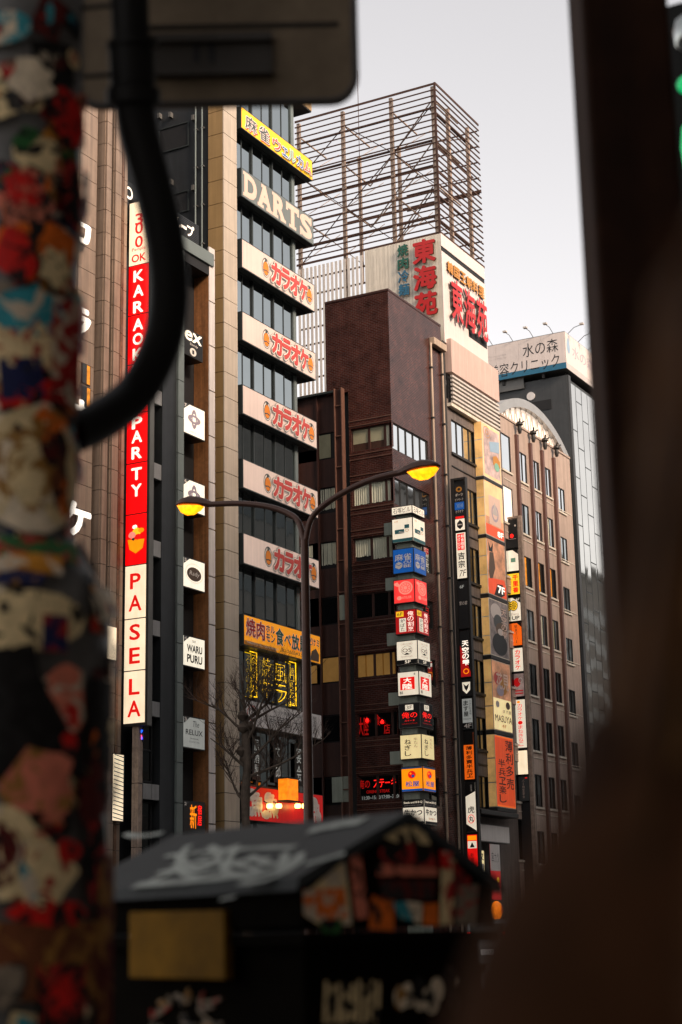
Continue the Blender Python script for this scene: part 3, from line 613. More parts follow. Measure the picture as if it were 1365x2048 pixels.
# glass bands
for i in range(-1, len(rows)):
    ztop = rows[i][2] - .03 if i >= 0 else KT - .6
    zbot = rows[i + 1][1] + .07 if i + 1 < len(rows) else 3.2
    zm = .12; f = MB(); y = yg0; n = 3; wdt = (yg1 - .45 - yg0) / n
    f.box(GX - .05, GX + .05, yg1 - .42, yg1 - .14, zbot, ztop); f.build('corner_post', 'teal_metal', K)
    for j in range(n):
        a = yg0 + j * wdt
        w = MB(); w.box(GX - .06, GX + .05, a, a + .09, zbot, ztop); w.box(GX - .06, GX + .04, a + .09, a + wdt, zbot, zbot + .08)
        w.box(GX - .06, GX + .03, a + .09 + (wdt - .09) / 2 - .025, a + .09 + (wdt - .09) / 2 + .025, zbot + .08, ztop)
        w = w.build('window', 'teal_dark', K)
        for s_ in (0, 1):
            l = a + .09 + s_ * (wdt - .09) / 2 + .03; rr = l + (wdt - .09) / 2 - .06; x = GX - (.0 if s_ == 0 else .045)
            e = [random.uniform(-.004, .004) for _ in range(4)]; zb = zbot + (.09 if s_ == 0 else .2)
            MB().add([(x + e[0], l, zb), (x + e[1], rr, zb), (x + e[2], rr, ztop), (x + e[3], l, ztop)], [(0, 1, 2, 3)]).build('pane', 'glass_grey', w)
# cantilevered top corner
a = onX(627, 225, FX)
MB().box(GX - 1.4, FX - .1, yg1 - .2, a.y, a.z + .1, a.z + 1.6).build('roof_corner', 'tan_panel', K)
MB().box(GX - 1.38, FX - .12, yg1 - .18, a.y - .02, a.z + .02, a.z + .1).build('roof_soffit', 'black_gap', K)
# things in the windows of the lower floors
zt_, zb_ = rows[7][2], rows[8][1]
NX = GX + .1
nt_ = thing('yellow_neon_sign', 'yellow neon characters glowing in the window under the orange sign', 'neon sign', (NX, (ys0 + ys1) / 2, zb_ + .2))
def ncol(px0, px1, body, m, zz0, zz1, par, out=False):
    a0, a1 = onX(px0, 1350, NX).y, onX(px1, 1350, NX).y; g = MB(); text_into(g, 'X', NX, body, a0, a1, zz0, zz1, bold=-.02, vertical=True); g.build('neon_tube', m, par)
ncol(503, 513, 'るみの丸', 'neon_yellow', zb_ + .5, zt_ - .2, nt_); ncol(525, 541, '焼牛', 'neon_yellow', zb_ + .35, zt_ - .15, nt_); ncol(549, 573, '風ラ', 'neon_yellow', zb_ + .25, zt_ - .3, nt_); ncol(580, 588, '焼ロルモロ', 'neon_yellow', zb_ + .35, zt_ - .35, nt_)
for px0, px1 in ((500, 513), (579, 591)):
    a0, a1 = onX(px0, 1350, NX).y, onX(px1, 1350, NX).y
    for zz in (zb_ + .3, zt_ - .12): MB().box(NX, NX + .03, a0, a1, zz, zz + .04).build('neon_tube', 'neon_yellow', nt_)
    MB().box(NX, NX + .03, a1, a1 + .04, zb_ + .3, zt_ - .08).build('neon_tube', 'neon_yellow', nt_)
a0 = onX(505, 1530, GX + .07).y
hb = thing('window_banner', 'narrow dim banners with pale characters in the window below the white sign', 'banner', (GX + .08, a0 + 1.2, rows[9][1] + .3))
for px, body in ((505, '居酒屋'), (548, '太郎'), (590, '宴会')):
    a = onX(px, 1530, GX + .07).y; zz1, zz0 = rows[8][2] - .3, rows[9][1] + .4
    MB().box(GX + .06, GX + .075, a, a + .75, zz0, zz1).build('cloth', 'casing_dark', hb)
    g = MB(); text_into(g, 'X', GX + .08, body, a + .15, a + .6, zz0 + .15, zz1 - .15, bold=.0, vertical=True); g.build('lettering', 'lit_dim', hb)
# lantern and spots on the red sign
lp = onX(577, 1578, FX + .5)
ln = thing('paper_lantern', 'square orange paper lantern glowing in front of the red sign', 'lantern', (lp.x, lp.y, lp.z - .5))
MB().box(lp.x - .25, lp.x + .25, lp.y - .5, lp.y + .5, lp.z - .55, lp.z + .45).build('shade', 'lantern', ln); MB().box(lp.x - .28, lp.x + .28, lp.y - .55, lp.y + .55, lp.z + .45, lp.z + .52).build('cap', 'casing_dark', ln); MB().box(lp.x - .28, lp.x + .28, lp.y - .55, lp.y + .55, lp.z - .62, lp.z - .55).build('base', 'casing_dark', ln)
for px in (540, 558, 596, 610):
    s0 = onX(px, 1612, FX + .35)
    t = thing('spot_lamp', 'small warm spot lamp in front of the red sign', 'lamp', s0, 'spot lamps along the red sign')
    MB().lathe(s0, [(.02, -.12), (.13, -.1), (.16, .0), (.13, .1), (.02, .12)], 12).build('bulb', 'lamp_hot', t); MB().bar(s0 + Vector((-.05, 0, .1)), s0 + Vector((-.33, 0, .25)), .04).build('arm', 'casing_dark', t)

# ================================================================ brick building
YB = 83.6; BT = onX(778, 582, FX).z; YBe = 90.75
BR = thing('brick_building', 'dark red brick corner building with banded windows', 'building', (-47, 87, 0))
xb0 = onY(650, 607, YB).x; xb1 = onY(697, 800, YB).x; zl = onY(690, 778, YB).z
# storeys: window rows measured on the side face (left edge 698, right edge 783)
side = [(858, 905), (968, 1014), (1078, 1126), (1190, 1240), (1310, 1358), (1428, 1478), (1553, 1604)]
SR = [(onY(705, a, YB).z, onY(705, b, YB).z) for a, b in side]
holes = [(xb1 + .12, FX - .001, b, t) for t, b in SR]
grid_wall('Y', YB, xb1, FX, 0, zl - .2, holes, .2).build('brick_side', 'brick', BR)
MB().box(xb0, FX - .01, YB, YB + .3, zl - .2, BT).build('brick_tower_side', 'brick', BR)
front = [(836, 886), (946, 996), (1062, 1108), (1176, 1222), (1293, 1341), (1414, 1462), (1540, 1588)]
FR = [(onX(783.5 + i * 1.5, a, FX).z, onX(783.5 + i * 1.5, b, FX).z) for i, (a, b) in enumerate(front)]
FR = [(SR[i][0] + .05, SR[i][1] - .15) for i in range(7)]
yw1 = onX(856, 880, FX).y
grid_wall('X', FX, YB, YBe, 0, BT, [(YB + .06, yw1, b, t) for t, b in FR], .2).build('brick_front', 'brick', BR)
MB().box(-60, FX - .22, YB + .22, YBe, 0, zl - .25).build('core', 'black_gap', BR); MB().box(xb0 + .01, FX - .22, YB + .31, YBe, zl - .24, BT - .05).build('tower_core', 'brick', BR)
MB().box(xb0 - .0, FX + .03, YB - .03, YBe, BT, BT + .12).build('coping', 'maroon_panel', BR)
for t, b in SR:      # dark string lines above and below each band
    for zz in (t + .12, t + .42, b - .2, b - .5): fbox(g := MB(), 'Y', YB, xb1, FX + .03, zz, zz + .05, -.03, .0); g.build('string_course', 'maroon_frame', BR)
kinds = [['blind_olive', 'blind_olive', 'curtain'], ['curtain'] * 3, ['curtain'] * 3, ['glass_dark'] * 3, ['blind_amber'] * 3, ['glass_dark'] * 3, ['glass_dark'] * 3]
xs = [xb1 + .12, onY(740, 1000, YB).x, onY(772, 1000, YB).x, FX - .02]
def pleats(par, face, pl, a0, a1, z0, z1, d, m):
    g = MB(); n = max(6, int((a1 - a0) / .07)); V = []
    for i in range(n + 1):
        a = a0 + (a1 - a0) * i / n; dd = d + (.035 if i % 2 else 0) + random.uniform(-.01, .01); V += [fp(face, pl, a + random.uniform(-.01, .01), z0 + random.uniform(0, .08), dd), fp(face, pl, a, z1, dd)]
    g.add(V, [(2 * i, 2 * i + 2, 2 * i + 3, 2 * i + 1) for i in range(n)]); return g.build('curtain', m, par)
for i, (t, b) in enumerate(SR):
    for j in range(3):
        g = MB(); fw = .07; a0, a1 = xs[j], xs[j + 1]
        fbox(g, 'Y', YB, a0, a1, b, b + fw, .1, .2); fbox(g, 'Y', YB, a0, a1, t - fw, t, .1, .2); fbox(g, 'Y', YB, a0, a0 + fw, b + fw, t - fw, .1, .2); fbox(g, 'Y', YB, a1 - fw, a1, b + fw, t - fw, .1, .2)
        w = g.build('window', 'maroon_panel', BR); k = kinds[i][j]
        if k == 'glass_dark': fbox(g := MB(), 'Y', YB, a0 + fw, a1 - fw, b + fw, t - fw, .16, .17); g.build('pane', k, w)
        elif k == 'curtain': pleats(w, 'Y', YB, a0 + fw, a1 - fw, b + (.3 if i == 2 and j == 0 else fw), t - fw, .165, k)
        else:
            fbox(g := MB(), 'Y', YB, a0 + fw, a1 - fw, b + (.5 if i == 0 else fw), t - fw, .16, .17); g.build('curtain', k, w)
            if i == 0: fbox(g := MB(), 'Y', YB, a0 + fw, a1 - fw, b + fw, b + .5, .17, .18); g.build('counter', 'rust', w)
            if i == 4: fbox(g := MB(), 'Y', YB, (a0 + a1) / 2 - .03, (a0 + a1) / 2 + .03, b + fw, t - fw, .14, .158); g.build('stripe', 'ink_gold', w)
        if k == 'curtain': fbox(g := MB(), 'Y', YB, a0 + fw, a1 - fw, b + fw, t - fw, .215, .22); g.build('backing', 'black_gap', w)
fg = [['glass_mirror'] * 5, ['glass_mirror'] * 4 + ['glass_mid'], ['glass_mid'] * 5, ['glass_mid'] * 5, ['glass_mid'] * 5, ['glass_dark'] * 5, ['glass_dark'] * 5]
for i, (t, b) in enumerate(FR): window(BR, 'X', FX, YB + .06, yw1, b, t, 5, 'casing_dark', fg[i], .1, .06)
for i, px0, px1, m in ((3, 836, 858, 'neon_redim'), (2, 836, 858, 'ink_white')):
    t, b = FR[i]; g = MB(); text_into(g, 'X', FX, '麻雀' if i == 2 else '焼鳥', onX(px0, 1100, FX).y, onX(px1, 1100, FX).y, b + .35, t - .35, bold=.0, d=.09); g.build('window_print', m, BR)
# metal duct mast and the recessed maroon bay to its left
xd0, xd1 = onY(676, 900, YB).x, onY(692, 900, YB).x
du = MB(); du.box(xd0, xd0 + .06, YB - .4, YB - .02, 0, zl); du.box(xd1 - .06, xd1, YB - .4, YB - .02, 0, zl); duct = du.build('duct_mast', 'maroon_frame', BR)
MB().box(xd0 + .06, xd1 - .06, YB - .3, YB - .05, 0, zl - .05).build('mast_panel', 'maroon_panel', duct)
for k in range(17): MB().box(xd0 + .06, xd1 - .06, YB - .37, YB - .3, 2 + k * 1.85, 2.06 + k * 1.85).build('mast_rung', 'maroon_frame', duct)
for k in (0, 3): MB().box(xd0 + .09, xd1 - .09, YB - .33, YB - .305, SR[6 - k][1], SR[6 - k][0]).build('mast_cover', 'pale_green', duct)
xl = onY(596, 900, YB).x - 1.5
YM = YB + .15
for i in range(8):
    z1 = zl - .1 if i == 0 else SR[i - 1][1] - .1; z0 = SR[i][0] + .1 if i < 7 else 0
    for j in range(3): block('bay_panel', 'maroon_panel', BR, xl + (xd0 - xl) * j / 3 + .02, xl + (xd0 - xl) * (j + 1) / 3 - .02, YM, YM + .1, z0, z1)
for j in range(1, 3): MB().box(xl + (xd0 - xl) * j / 3 - .05, xl + (xd0 - xl) * j / 3 + .05, YM - .12, YM - .005, 0, zl - .1).build('bay_mullion', 'maroon_panel', BR)
MB().box(xl, xb0 + 1.2, YM - .25, YM + .5, zl - .1, zl + .02).build('bay_roof_edge', 'teal_dark', BR)
MB().box(xl, xd0, YM + .15, YB + .22, 0, zl - .12).build('bay_core', 'black_gap', BR)
for i, (t, b) in enumerate(SR):
    x0 = xl + (xd0 - xl) * 2 / 3 + .06; x1 = xd0 - .08
    fbox(g := MB(), 'Y', YM, x0, x1, b - .1, t + .1, .06, .1); w = g.build('bay_window', 'black_gap', BR)
    if i in (1, 2): pleats(w, 'Y', YM, x0 + .05, x1 - .25, b + .1, t, .03, 'curtain')
    elif i in (0, 4): fbox(g := MB(), 'Y', YM, x0, x1 - (.5 if i == 0 else 0), b, t, .03, .055); g.build('curtain', 'blind_olive' if i == 0 else 'blind_amber', w)
    else: fbox(g := MB(), 'Y', YM, x0, x1, b, t, .03, .055); g.build('pane', 'glass_dark', w)
    x0 = xl + (xd0 - xl) / 3 + .1
    if i in (1, 2): pleats(w, 'Y', YM, x0, x0 + .8, b + .1, t, .03, 'curtain')
    if i in (4,): fbox(g := MB(), 'Y', YM, x0, x0 + .95, b, t, .03, .055); g.build('curtain', 'blind_amber', w)
a0, a1, z0, z1 = rectY(YB - .45, 664, 1555, 686, 1604)
sign('blank_board', 'blank pale grey board on the maroon bay beside the red neon window', 'Y', YB - .45, (a0, a1, z0, z1), 'pale_green', 'pale_green', .05, .02)
# neon lettering in the two lower side windows
def neon_side(label, rowi, lines):
    t, b = SR[rowi]; r = thing('window_neon', label, 'neon sign', ((xb1 + FX) / 2, YB + .1, b))
    for body, u0, u1, v0, v1, m in lines:
        g = MB(); text_into(g, 'Y', YB + .12, body, xb1 + (FX - xb1) * u0, xb1 + (FX - xb1) * u1, b + (t - b) * v0, b + (t - b) * v1, bold=0.01); g.build('lettering', m, r)
neon_side('dim red neon characters in the dark fifth row window of the brick side', 5, [('大陸', .05, .28, .1, .85, 'neon_redim'), ('食', .42, .55, .45, .9, 'neon_redim'), ('店', .62, .76, .1, .5, 'neon_redim')])
neon_side('red neon steak lettering in the lowest dark window of the brick side', 6, [('俺の', .02, .28, .5, .85, 'neon_redim'), ('ステーキ', .36, .86, .5, .85, 'neon_red'), ('ORENO STEAK', .2, .72, .3, .42, 'neon_redim'), ('11:30~15:30/17:00~22:00', .1, .95, .06, .2, 'lit_dim')])
for px, py in ((735, 1441), (765, 1444)):
    p = onY(px, py, YB + .05); t = thing('red_lantern_lamp', 'tiny glowing red lamp in the dark brick side window', 'lamp', p, 'red lamps in the dark brick side window')
    MB().lathe(p, [(.02, -.1), (.09, -.08), (.1, 0), (.06, .1), (.02, .14)], 10).build('shade', 'tail_red', t); MB().bar(p + Vector((0, 0, .12)), p + Vector((0, 0, .3)), .015).build('cord', 'black_gap', t)
# drain pipes
for px, r_ in ((864, .075), (886, .07)):
    y = onX(px + 2, 900, FX).y
    p = MB().tube([(FX + .1, y, .3), (FX + .1, y, onX(px, 690, FX).z)], r_, 10).build('drain_pipe', 'pipe_beige', BR)
    for k in range(11): MB().box(FX, FX + .2, y - .12, y + .12, 3 + k * 3.2, 3.08 + k * 3.2).build('pipe_bracket', 'casing_dark', p)
y0, y1, z0, z1 = rectX(FX + .05, 860, 672, 886, 702)
MB().box(FX, FX + .35, y0, y1, z1 - .55, z1 - .1).build('pipe_hopper', 'pipe_beige', BR, .03)

# ---------------- stack of lit boxes on the brick corner
SY = 82.0; sx0, sx1 = onY(783.5, 1035, SY).x, onY(825.5, 1035, SY).x; sy1 = onX(850, 1052, sx1).y
sz = lambda py: onY(804, py, SY).z
sp_ = thing('sign_post', 'pale green square post carrying the stack of lit sign boxes', 'post', ((sx0 + sx1) / 2, (SY + sy1) / 2, 0))
MB().box(sx0 + .18, sx1 - .18, SY + .2, sy1 - .2, 0, sz(1015)).build('shaft', 'pale_green', sp_)
for py in (1048, 1160, 1272, 1393, 1512): MB().box(FX - .15, sx0 + .3, SY + .6, SY + .9, sz(py) - .35, sz(py) + .35).build('bracket_arm', 'pale_green', sp_)
def cube_sign(label, t, b, panel, items, pnl2=None, items2=None, casing='casing_dark', sh=0.0, bd=.04):
    z1, z0 = sz(t), sz(b); ax, bx_ = sx0 + sh, sx1 + sh
    r = thing('sign_box', label, 'sign', ((ax + bx_) / 2, (SY + sy1) / 2, z0), 'lit sign boxes stacked on the corner post')
    MB().box(ax, bx_, SY, sy1, z0, z1).build('casing', casing, r)
    q = (ax + bd, bx_ - bd, z0 + bd, z1 - bd); fbox(g := MB(), 'Y', SY, *q, -.008, .02); g.build('panel', panel, r); decorate(r, 'Y', SY, q, items)
    q = (SY + bd, sy1 - bd, z0 + bd, z1 - bd); fbox(g := MB(), 'X', bx_, *q, -.008, .02); g.build('panel', pnl2 or panel, r); decorate(r, 'X', bx_, q, items2 or items)
t_ = 't'
cube_sign('low white box with building name at the top of the post', 1012, 1029, 'lit_offw', [(t_, '石塚ビル', .06, .94, .12, .88, 'ink_black', dict(bold=.0))])
cube_sign('white lit box with teal squares under the name box', 1036, 1085, 'lit_offw', [('r', 0, 1, 0, .14, 'ink_teal'), ('r', .12, .60, .36, .54, 'ink_teal'), ('r', .62, .86, .56, .72, 'ink_teal'), ('t', '石塚', .1, .3, .86, .92, 'ink_gold', dict(bold=0)), ('o', .74, .46, .10, .06, 'ink_gold', .2), ('p', [(.3, .42), (.6, .36), (.6, .40), (.36, .46)], 'ink_white')])
cube_sign('blue lit box with white mahjong characters and a cube emblem', 1097, 1147, 'lit_blue', [('t', '麻雀', .08, .92, .50, .80, 'ink_white', dict(bold=.015)), ('p', [(.10, .40), (.28, .47), (.46, .40), (.46, .24), (.28, .16), (.10, .24)], 'ink_white'), ('p', [(.11, .395), (.28, .325), (.45, .395), (.45, .375), (.28, .30), (.11, .375)], 'lit_blue'), ('t', 'CU', .52, .90, .36, .48, 'ink_white', dict(bold=.03)), ('t', 'BE', .52, .90, .20, .33, 'ink_white', dict(bold=.03))])
wh = [('d', .58, .64, .36, .30, 'lit_pinkish'), ('d', .58, .64, .28, .235, 'lit_coral'), ('d', .58, .64, .25, .21, 'lit_pinkish'), ('d', .58, .64, .13, .11, 'lit_coral'), ('d', .58, .64, .10, .085, 'lit_pinkish')] + [('d', .58 + .19 * cos(a), .64 + .16 * sin(a), .03, .025, 'lit_coral') for a in [j * pi / 5 for j in range(10)]]
cube_sign('red lit box with a pale wheel emblem', 1159, 1207, 'lit_coral', wh + [('p', [(.03, .86), (.2, .92), (.34, .74), (.30, .68), (.05, .78)], 'lit_pinkish'), ('d', .28, .2, .12, .09, 'lit_pinkish'), ('t', 'ATELIER', .42, .9, .15, .26, 'lit_pinkish', dict(bold=.01))])
cube_sign('dark red lit box marked 6F with white brush characters', 1220, 1269, 'lit_maroon', [('r', .03, .40, .74, .97, 'lit_yellow'), ('t', '6F', .08, .35, .78, .93, 'ink_black', dict(bold=.0)), ('r', .18, .52, .07, .66, 'lit_offw'), ('t', '炉ばた', .24, .46, .09, .64, 'ink_black', dict(bold=0, vertical=True)), ('t', '俺の割烹', .60, .90, .05, .95, 'lit_letter', dict(bold=.0, vertical=True))], sh=.05)
cube_sign('white lit box marked 5F with a round line emblem', 1282, 1331, 'lit_offw', [('r', 0, 1, 0, .2, 'ink_black'), ('t', '5F', .38, .68, .04, .17, 'lit_offw', dict(bold=.02)), ('o', .5, .60, .27, .20, 'ink_grey', .06), ('t', 'OS', .28, .72, .52, .68, 'ink_brown', dict(bold=0)), ('p', [(.35, .42), (.5, .5), (.65, .42)], 'ink_black'), ('t', 'GRAND', .2, .8, .84, .91, 'ink_faint', dict(bold=0)), ('t', 'SHISHA', .22, .8, .30, .36, 'ink_faint', dict(bold=0))], sh=.07)
cube_sign('white lit box with a red block of white characters', 1344, 1393, 'lit_offw', [('r', .10, .82, .24, .78, 'lit_tred'), ('t', '大', .26, .66, .53, .76, 'lit_letter', dict(bold=.02)), ('t', '陸', .22, .70, .26, .50, 'lit_letter', dict(bold=.02)), ('t', '食', .78, .88, .84, .95, 'ink_black', dict(bold=0)), ('t', 'B5', .08, .24, .06, .18, 'ink_black', dict(bold=.02))], sh=.09)
cube_sign('black lit box marked 3F with red brush characters', 1407, 1457, 'black_gap', [('r', .30, .70, .72, .95, 'lit_offw'), ('t', '3F', .36, .64, .76, .91, 'ink_black', dict(bold=0)), ('t', '俺の', .12, .88, .38, .64, 'neon_red', dict(bold=.0)), ('t', 'ステーキ', .26, .76, .24, .31, 'neon_red', dict(bold=0)), ('t', 'ORENOSTEAK', .12, .90, .12, .17, 'neon_redim', dict(bold=0))], casing='casing_grey', sh=.11)
cube_sign('cream lit box with black brush hiragana', 1470, 1520, 'lit_buff', [('t', 'ねぎし', .20, .52, .10, .84, 'ink_black', dict(bold=.01, vertical=True)), ('t', '牛たん', .66, .84, .45, .88, 'ink_brown', dict(bold=-.01, vertical=True))], sh=.13)
cube_sign('orange lit box with a red and blue round emblem', 1534, 1585, 'lit_orange', [('r', 0, 1, .93, 1, 'ink_blue'), ('r', 0, 1, 0, .09, 'lit_blue'), ('d', .5, .68, .19, .16, 'lit_tred'), ('d', .56, .62, .07, .06, 'lit_blue'), ('d', .44, .73, .05, .04, 'lit_orange'), ('t', '松屋', .18, .86, .18, .42, 'lit_blue', dict(bold=.02))], sh=.15)
cube_sign('white lit box with black header at the foot of the stack', 1600, 1652, 'lit_offw', [('r', 0, 1, .70, 1, 'ink_black'), ('t', 'Steak and B·B·Q', .05, .95, .85, .95, 'lit_offw', dict(bold=.01)), ('t', 'JAPANESE BEEF', .08, .92, .75, .81, 'ink_faint', dict(bold=0)), ('t', '牛かつ', .06, .94, .36, .62, 'ink_black', dict(bold=.03)), ('t', '~京都勝牛~', .2, .9, .18, .28, 'ink_gold', dict(bold=0)), ('r', 0, 1, 0, .12, 'ink_black')], sh=.17)

# ================================================================ grey building with the rooftop sign box and steel frame
YT = 91.2; YTe = onX(1003, 900, FX).y
T = thing('rooftop_sign_building', 'grey building with a cream rooftop sign box and louvred front', 'building', (-47, 96, 0))
ztop = onX(885, 470, FX).z; zsb = onX(890, 676, FX).z - .3
xs0 = onY(730, 510, YT).x; yse = onX(974, 690, FX).y
zg = onX(900, 800, FX).z
MB().box(-60, FX - .25, YT + .05, YTe, 0, zg + 1).build('core', 'black_gap', T)
# facade with windows on the left part
wy0, wy1 = onX(903, 850, FX).y, onX(952, 900, FX).y
tw = [(838, 903), (962, 1030), (1080, 1150), (1195, 1260), (1308, 1374), (1425, 1490), (1545, 1612)]
TW = [(onX(903 + i * 4, a, FX).z, onX(903 + i * 4, b, FX).z) for i, (a, b) in enumerate(tw)]
grid_wall('X', FX, YT, YTe, 0, zg, [(wy0, wy1, b, t) for t, b in TW], .2).build('front_wall', 'tokai_grey', T)
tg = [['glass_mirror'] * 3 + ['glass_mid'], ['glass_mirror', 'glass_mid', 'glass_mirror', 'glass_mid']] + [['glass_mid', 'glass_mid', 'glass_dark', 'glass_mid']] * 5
for i, (t, b) in enumerate(TW):
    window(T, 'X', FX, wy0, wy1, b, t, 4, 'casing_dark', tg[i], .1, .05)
    MB().box(FX, FX + .12, wy0 - .15, wy1 + .2, b - .18, b - .03).build('window_sill', 'casing_dark', T)
    MB().box(FX, FX + .05, wy0 - .15, wy1 + .3, b - .95, b - .88).build('wall_joint', 'casing_dark', T)
# dark slot with pipes at the left edge
MB().box(FX - .3, FX - .12, YBe, YT, 0, zsb).build('shadow_gap', 'black_gap', T)
for k, yy in enumerate((YBe + .15, YBe + .33)): MB().tube([(FX + .02, yy, 0), (FX + .02, yy, zsb)], .06, 8).build('pipe', 'casing_dark', T)
# pink panel and white louvres
r0 = onX(896, 672, FX + .35)
MB().box(FX - .2, FX + .35, YT + .25, yse + .9, onX(897, 738, FX + .35).z, r0.z).build('pink_panel', 'tokai_pink', T)
zl0, zl1 = onX(900, 800, FX + .35).z, onX(899, 742, FX + .35).z
for k in range(7):
    z = zl0 + (zl1 - zl0) * k / 7; block('louvre_slat', 'slat_white', T, FX + .2, FX + .35, YT + .3, yse + .85, z + .04, z + (zl1 - zl0) / 7 * .62)
MB().box(FX - .1, FX + .02, YT + .3, yse + .85, zl0, zl1).build('louvre_backing', 'black_gap', T)
MB().box(FX - .15, FX + .3, YT + .1, yse + .8, zl0 - .25, zl0 - .05).build('louvre_sill', 'tokai_beige', T)
# sign box
MB().box(xs0, FX, YT + .06, yse, zsb, ztop - .02).build('sign_box_core', 'tokai_beige', T)
n = 26
for k in range(n):
    a = xs0 + (FX - xs0) * k / n; block('ribbed_panel', 'tokai_beige', T, a, a + (FX - xs0) / n - .014, YT, YT + .055, zsb + .02, ztop)
zgv = onX(887, 496, FX).z
MB().box(FX, FX + .05, YT, yse, zgv + .02, ztop).build('front_panel', 'sign_pink', T); MB().box(FX, FX + .05, YT, yse, zsb, zgv - .32).build('front_panel', 'sign_pink', T)
MB().box(FX, FX + .02, YT + .05, yse, zgv - .32, zgv + .02).build('front_groove', 'black_gap', T)
MB().box(FX + .04, FX + .06, onX(936, 655, FX).y, yse - .1, onX(936, 670, FX).z - .1, onX(936, 660, FX).z + .1).build('vent_slot', 'black_gap', T)
def rooftext(label, face, pl, rect, body, m, vertical, bold, ext):
    t = thing('channel_lettering', label, 'sign', fp(face, pl, (rect[0] + rect[1]) / 2, rect[2], -.1))
    n = len(body)
    for i, ch in enumerate(body):
        if vertical: h = (rect[3] - rect[2]) / n; q = (rect[0], rect[1], rect[3] - h * (i + .96), rect[3] - h * (i + .04))
        else: h = (rect[1] - rect[0]) / n; q = (rect[0] + h * (i + .05), rect[0] + h * (i + .95), rect[2], rect[3])
        mm = m[i] if isinstance(m, list) else m
        g = MB(); text_into(g, face, pl, ch, *q, bold=bold, d=-ext); g.build('letter_face', mm, t)
        g = MB(); text_into(g, face, pl, ch, *q, bold=bold, d=-ext * .5); g.build('letter_return', 'ink_brown', t)
        fbox(g := MB(), face, pl, (q[0] + q[1]) / 2 - .04, (q[0] + q[1]) / 2 + .04, (q[2] + q[3]) / 2 - .04, (q[2] + q[3]) / 2 + .04, -ext, 0); g.build('stud', 'casing_dark', t)
rooftext('big red brush characters running down the cream rooftop sign box', 'Y', YT, rectY(YT, 828, 484, 880, 632), '東海苑', 'ink_red', True, .035, .28)
rooftext('green and blue characters down the side of the rooftop sign box', 'Y', YT, rectY(YT, 797, 492, 822, 592), '焼肉冷麺', ['ink_green', 'ink_green', 'ink_cyan', 'ink_cyan'], True, .02, .2)
q = rectX(FX + .05, 894, 556, 972, 690); zt0 = onX(894, 556, FX + .05).z
rooftext('big red brush characters across the front of the rooftop sign box', 'X', FX + .05, (q[0], q[1], zt0 - 2.75, zt0 + .1), '東海苑', 'ink_red', False, .02, .25)
zt1 = onX(892, 522, FX + .05).z
rooftext('small gold characters across the front of the rooftop sign box', 'X', FX + .05, (q[0] - .1, q[1] - .1, zt1 - .75, zt1 + .05), '韓国王朝料理', 'ink_gold', False, .03, .12)
# slatted screen
x0, x1 = onY(596, 540, YT).x, xs0 - .05; zs1 = onY(660, 525, YT).z
SF = thing('slatted_roof_screen', 'pale vertical slat screen on the roof between two buildings', 'screen', ((x0 + x1) / 2, YT, zs1 - 12))
n = int((x1 - x0) / .31)
for k in range(n):
    a = x0 + k * .31; block('slat', 'slat_white', SF, a, a + .17, YT + .0, YT + .05, zs1 - 9.5, zs1)
for k in range(8): MB().box(x0, x1, YT + .08, YT + .16, zs1 - .8 - k * 1.15, zs1 - .7 - k * 1.15).build('rail', 'rust', SF)
# steel frame
ft = onX(870, 165, FX).z; fb = ztop + .12
xf0 = onY(588, 240, YT).x; yf1 = onX(958, 254, FX).y
SFm = thing('steel_billboard_frame', 'tall rusty open steel billboard frame on the roof', 'frame', (FX - 4, YT + 3, fb))
NR = 25
for k in range(NR + 1):
    z = fb + (ft - fb) * k / NR; h = .085 if k not in (0, NR) else .15
    block('rail', 'rust', SFm, xf0, FX - .03, YT + .1, YT + .14, z - h / 2, z + h / 2)
    block('rail', 'rust', SFm, FX - .06, FX, YT + .17, yf1, z - h / 2, z + h / 2)
for px in (594, 683, 781, 866): a = onY(px, 300, YT).x; MB().box(a - .11, a + .11, YT + .2, YT + .42, fb - (3 if px < 700 else .2), ft - .1).build('post', 'rust_light', SFm)
MB().box(FX - .12, FX + .02, YT + .02, YT + .09, fb - .1, ft + .05).build('corner_post', 'rust', SFm)
for px in (911, 949): yy = onX(px, 350, FX).y; MB().box(FX - .5, FX - .28, yy - .11, yy + .11, fb - .2, ft - .6).build('post', 'rust_light', SFm)
for k in range(9): z = fb + (ft - fb) * (k + .6) / 9; MB().box(xf0 + 5, FX - .1, yf1 - .12, yf1 - .04, z - .04, z + .04).build('rear_rail', 'rust', SFm)
for px in (720, 800): a = onY(px, 400, YT + 4).x; MB().box(a - .1, a + .1, YT + 4, YT + 4.2, fb - .5, ft - 1.6).build('post', 'rust_light', SFm)
MB().box(xf0, FX, YT + 6.8, YT + 6.9, fb + 5.4, fb + 5.6).build('beam', 'rust', SFm)
for fz in (.13, .30, .47, .64, .86):
    z = fb + (ft - fb) * fz
    MB().box(xf0, FX - .4, YT + .45, YT + .58, z - .055, z + .055).build('beam', 'rust', SFm); MB().box(FX - .72, FX - .58, YT + .7, yf1, z - .055, z + .055).build('beam', 'rust', SFm)
zs_ = [fb + (ft - fb) * q for q in (.02, .33, .62, .9)]
xp = [onY(px, 300, YT).x for px in (594, 683, 781, 866)]
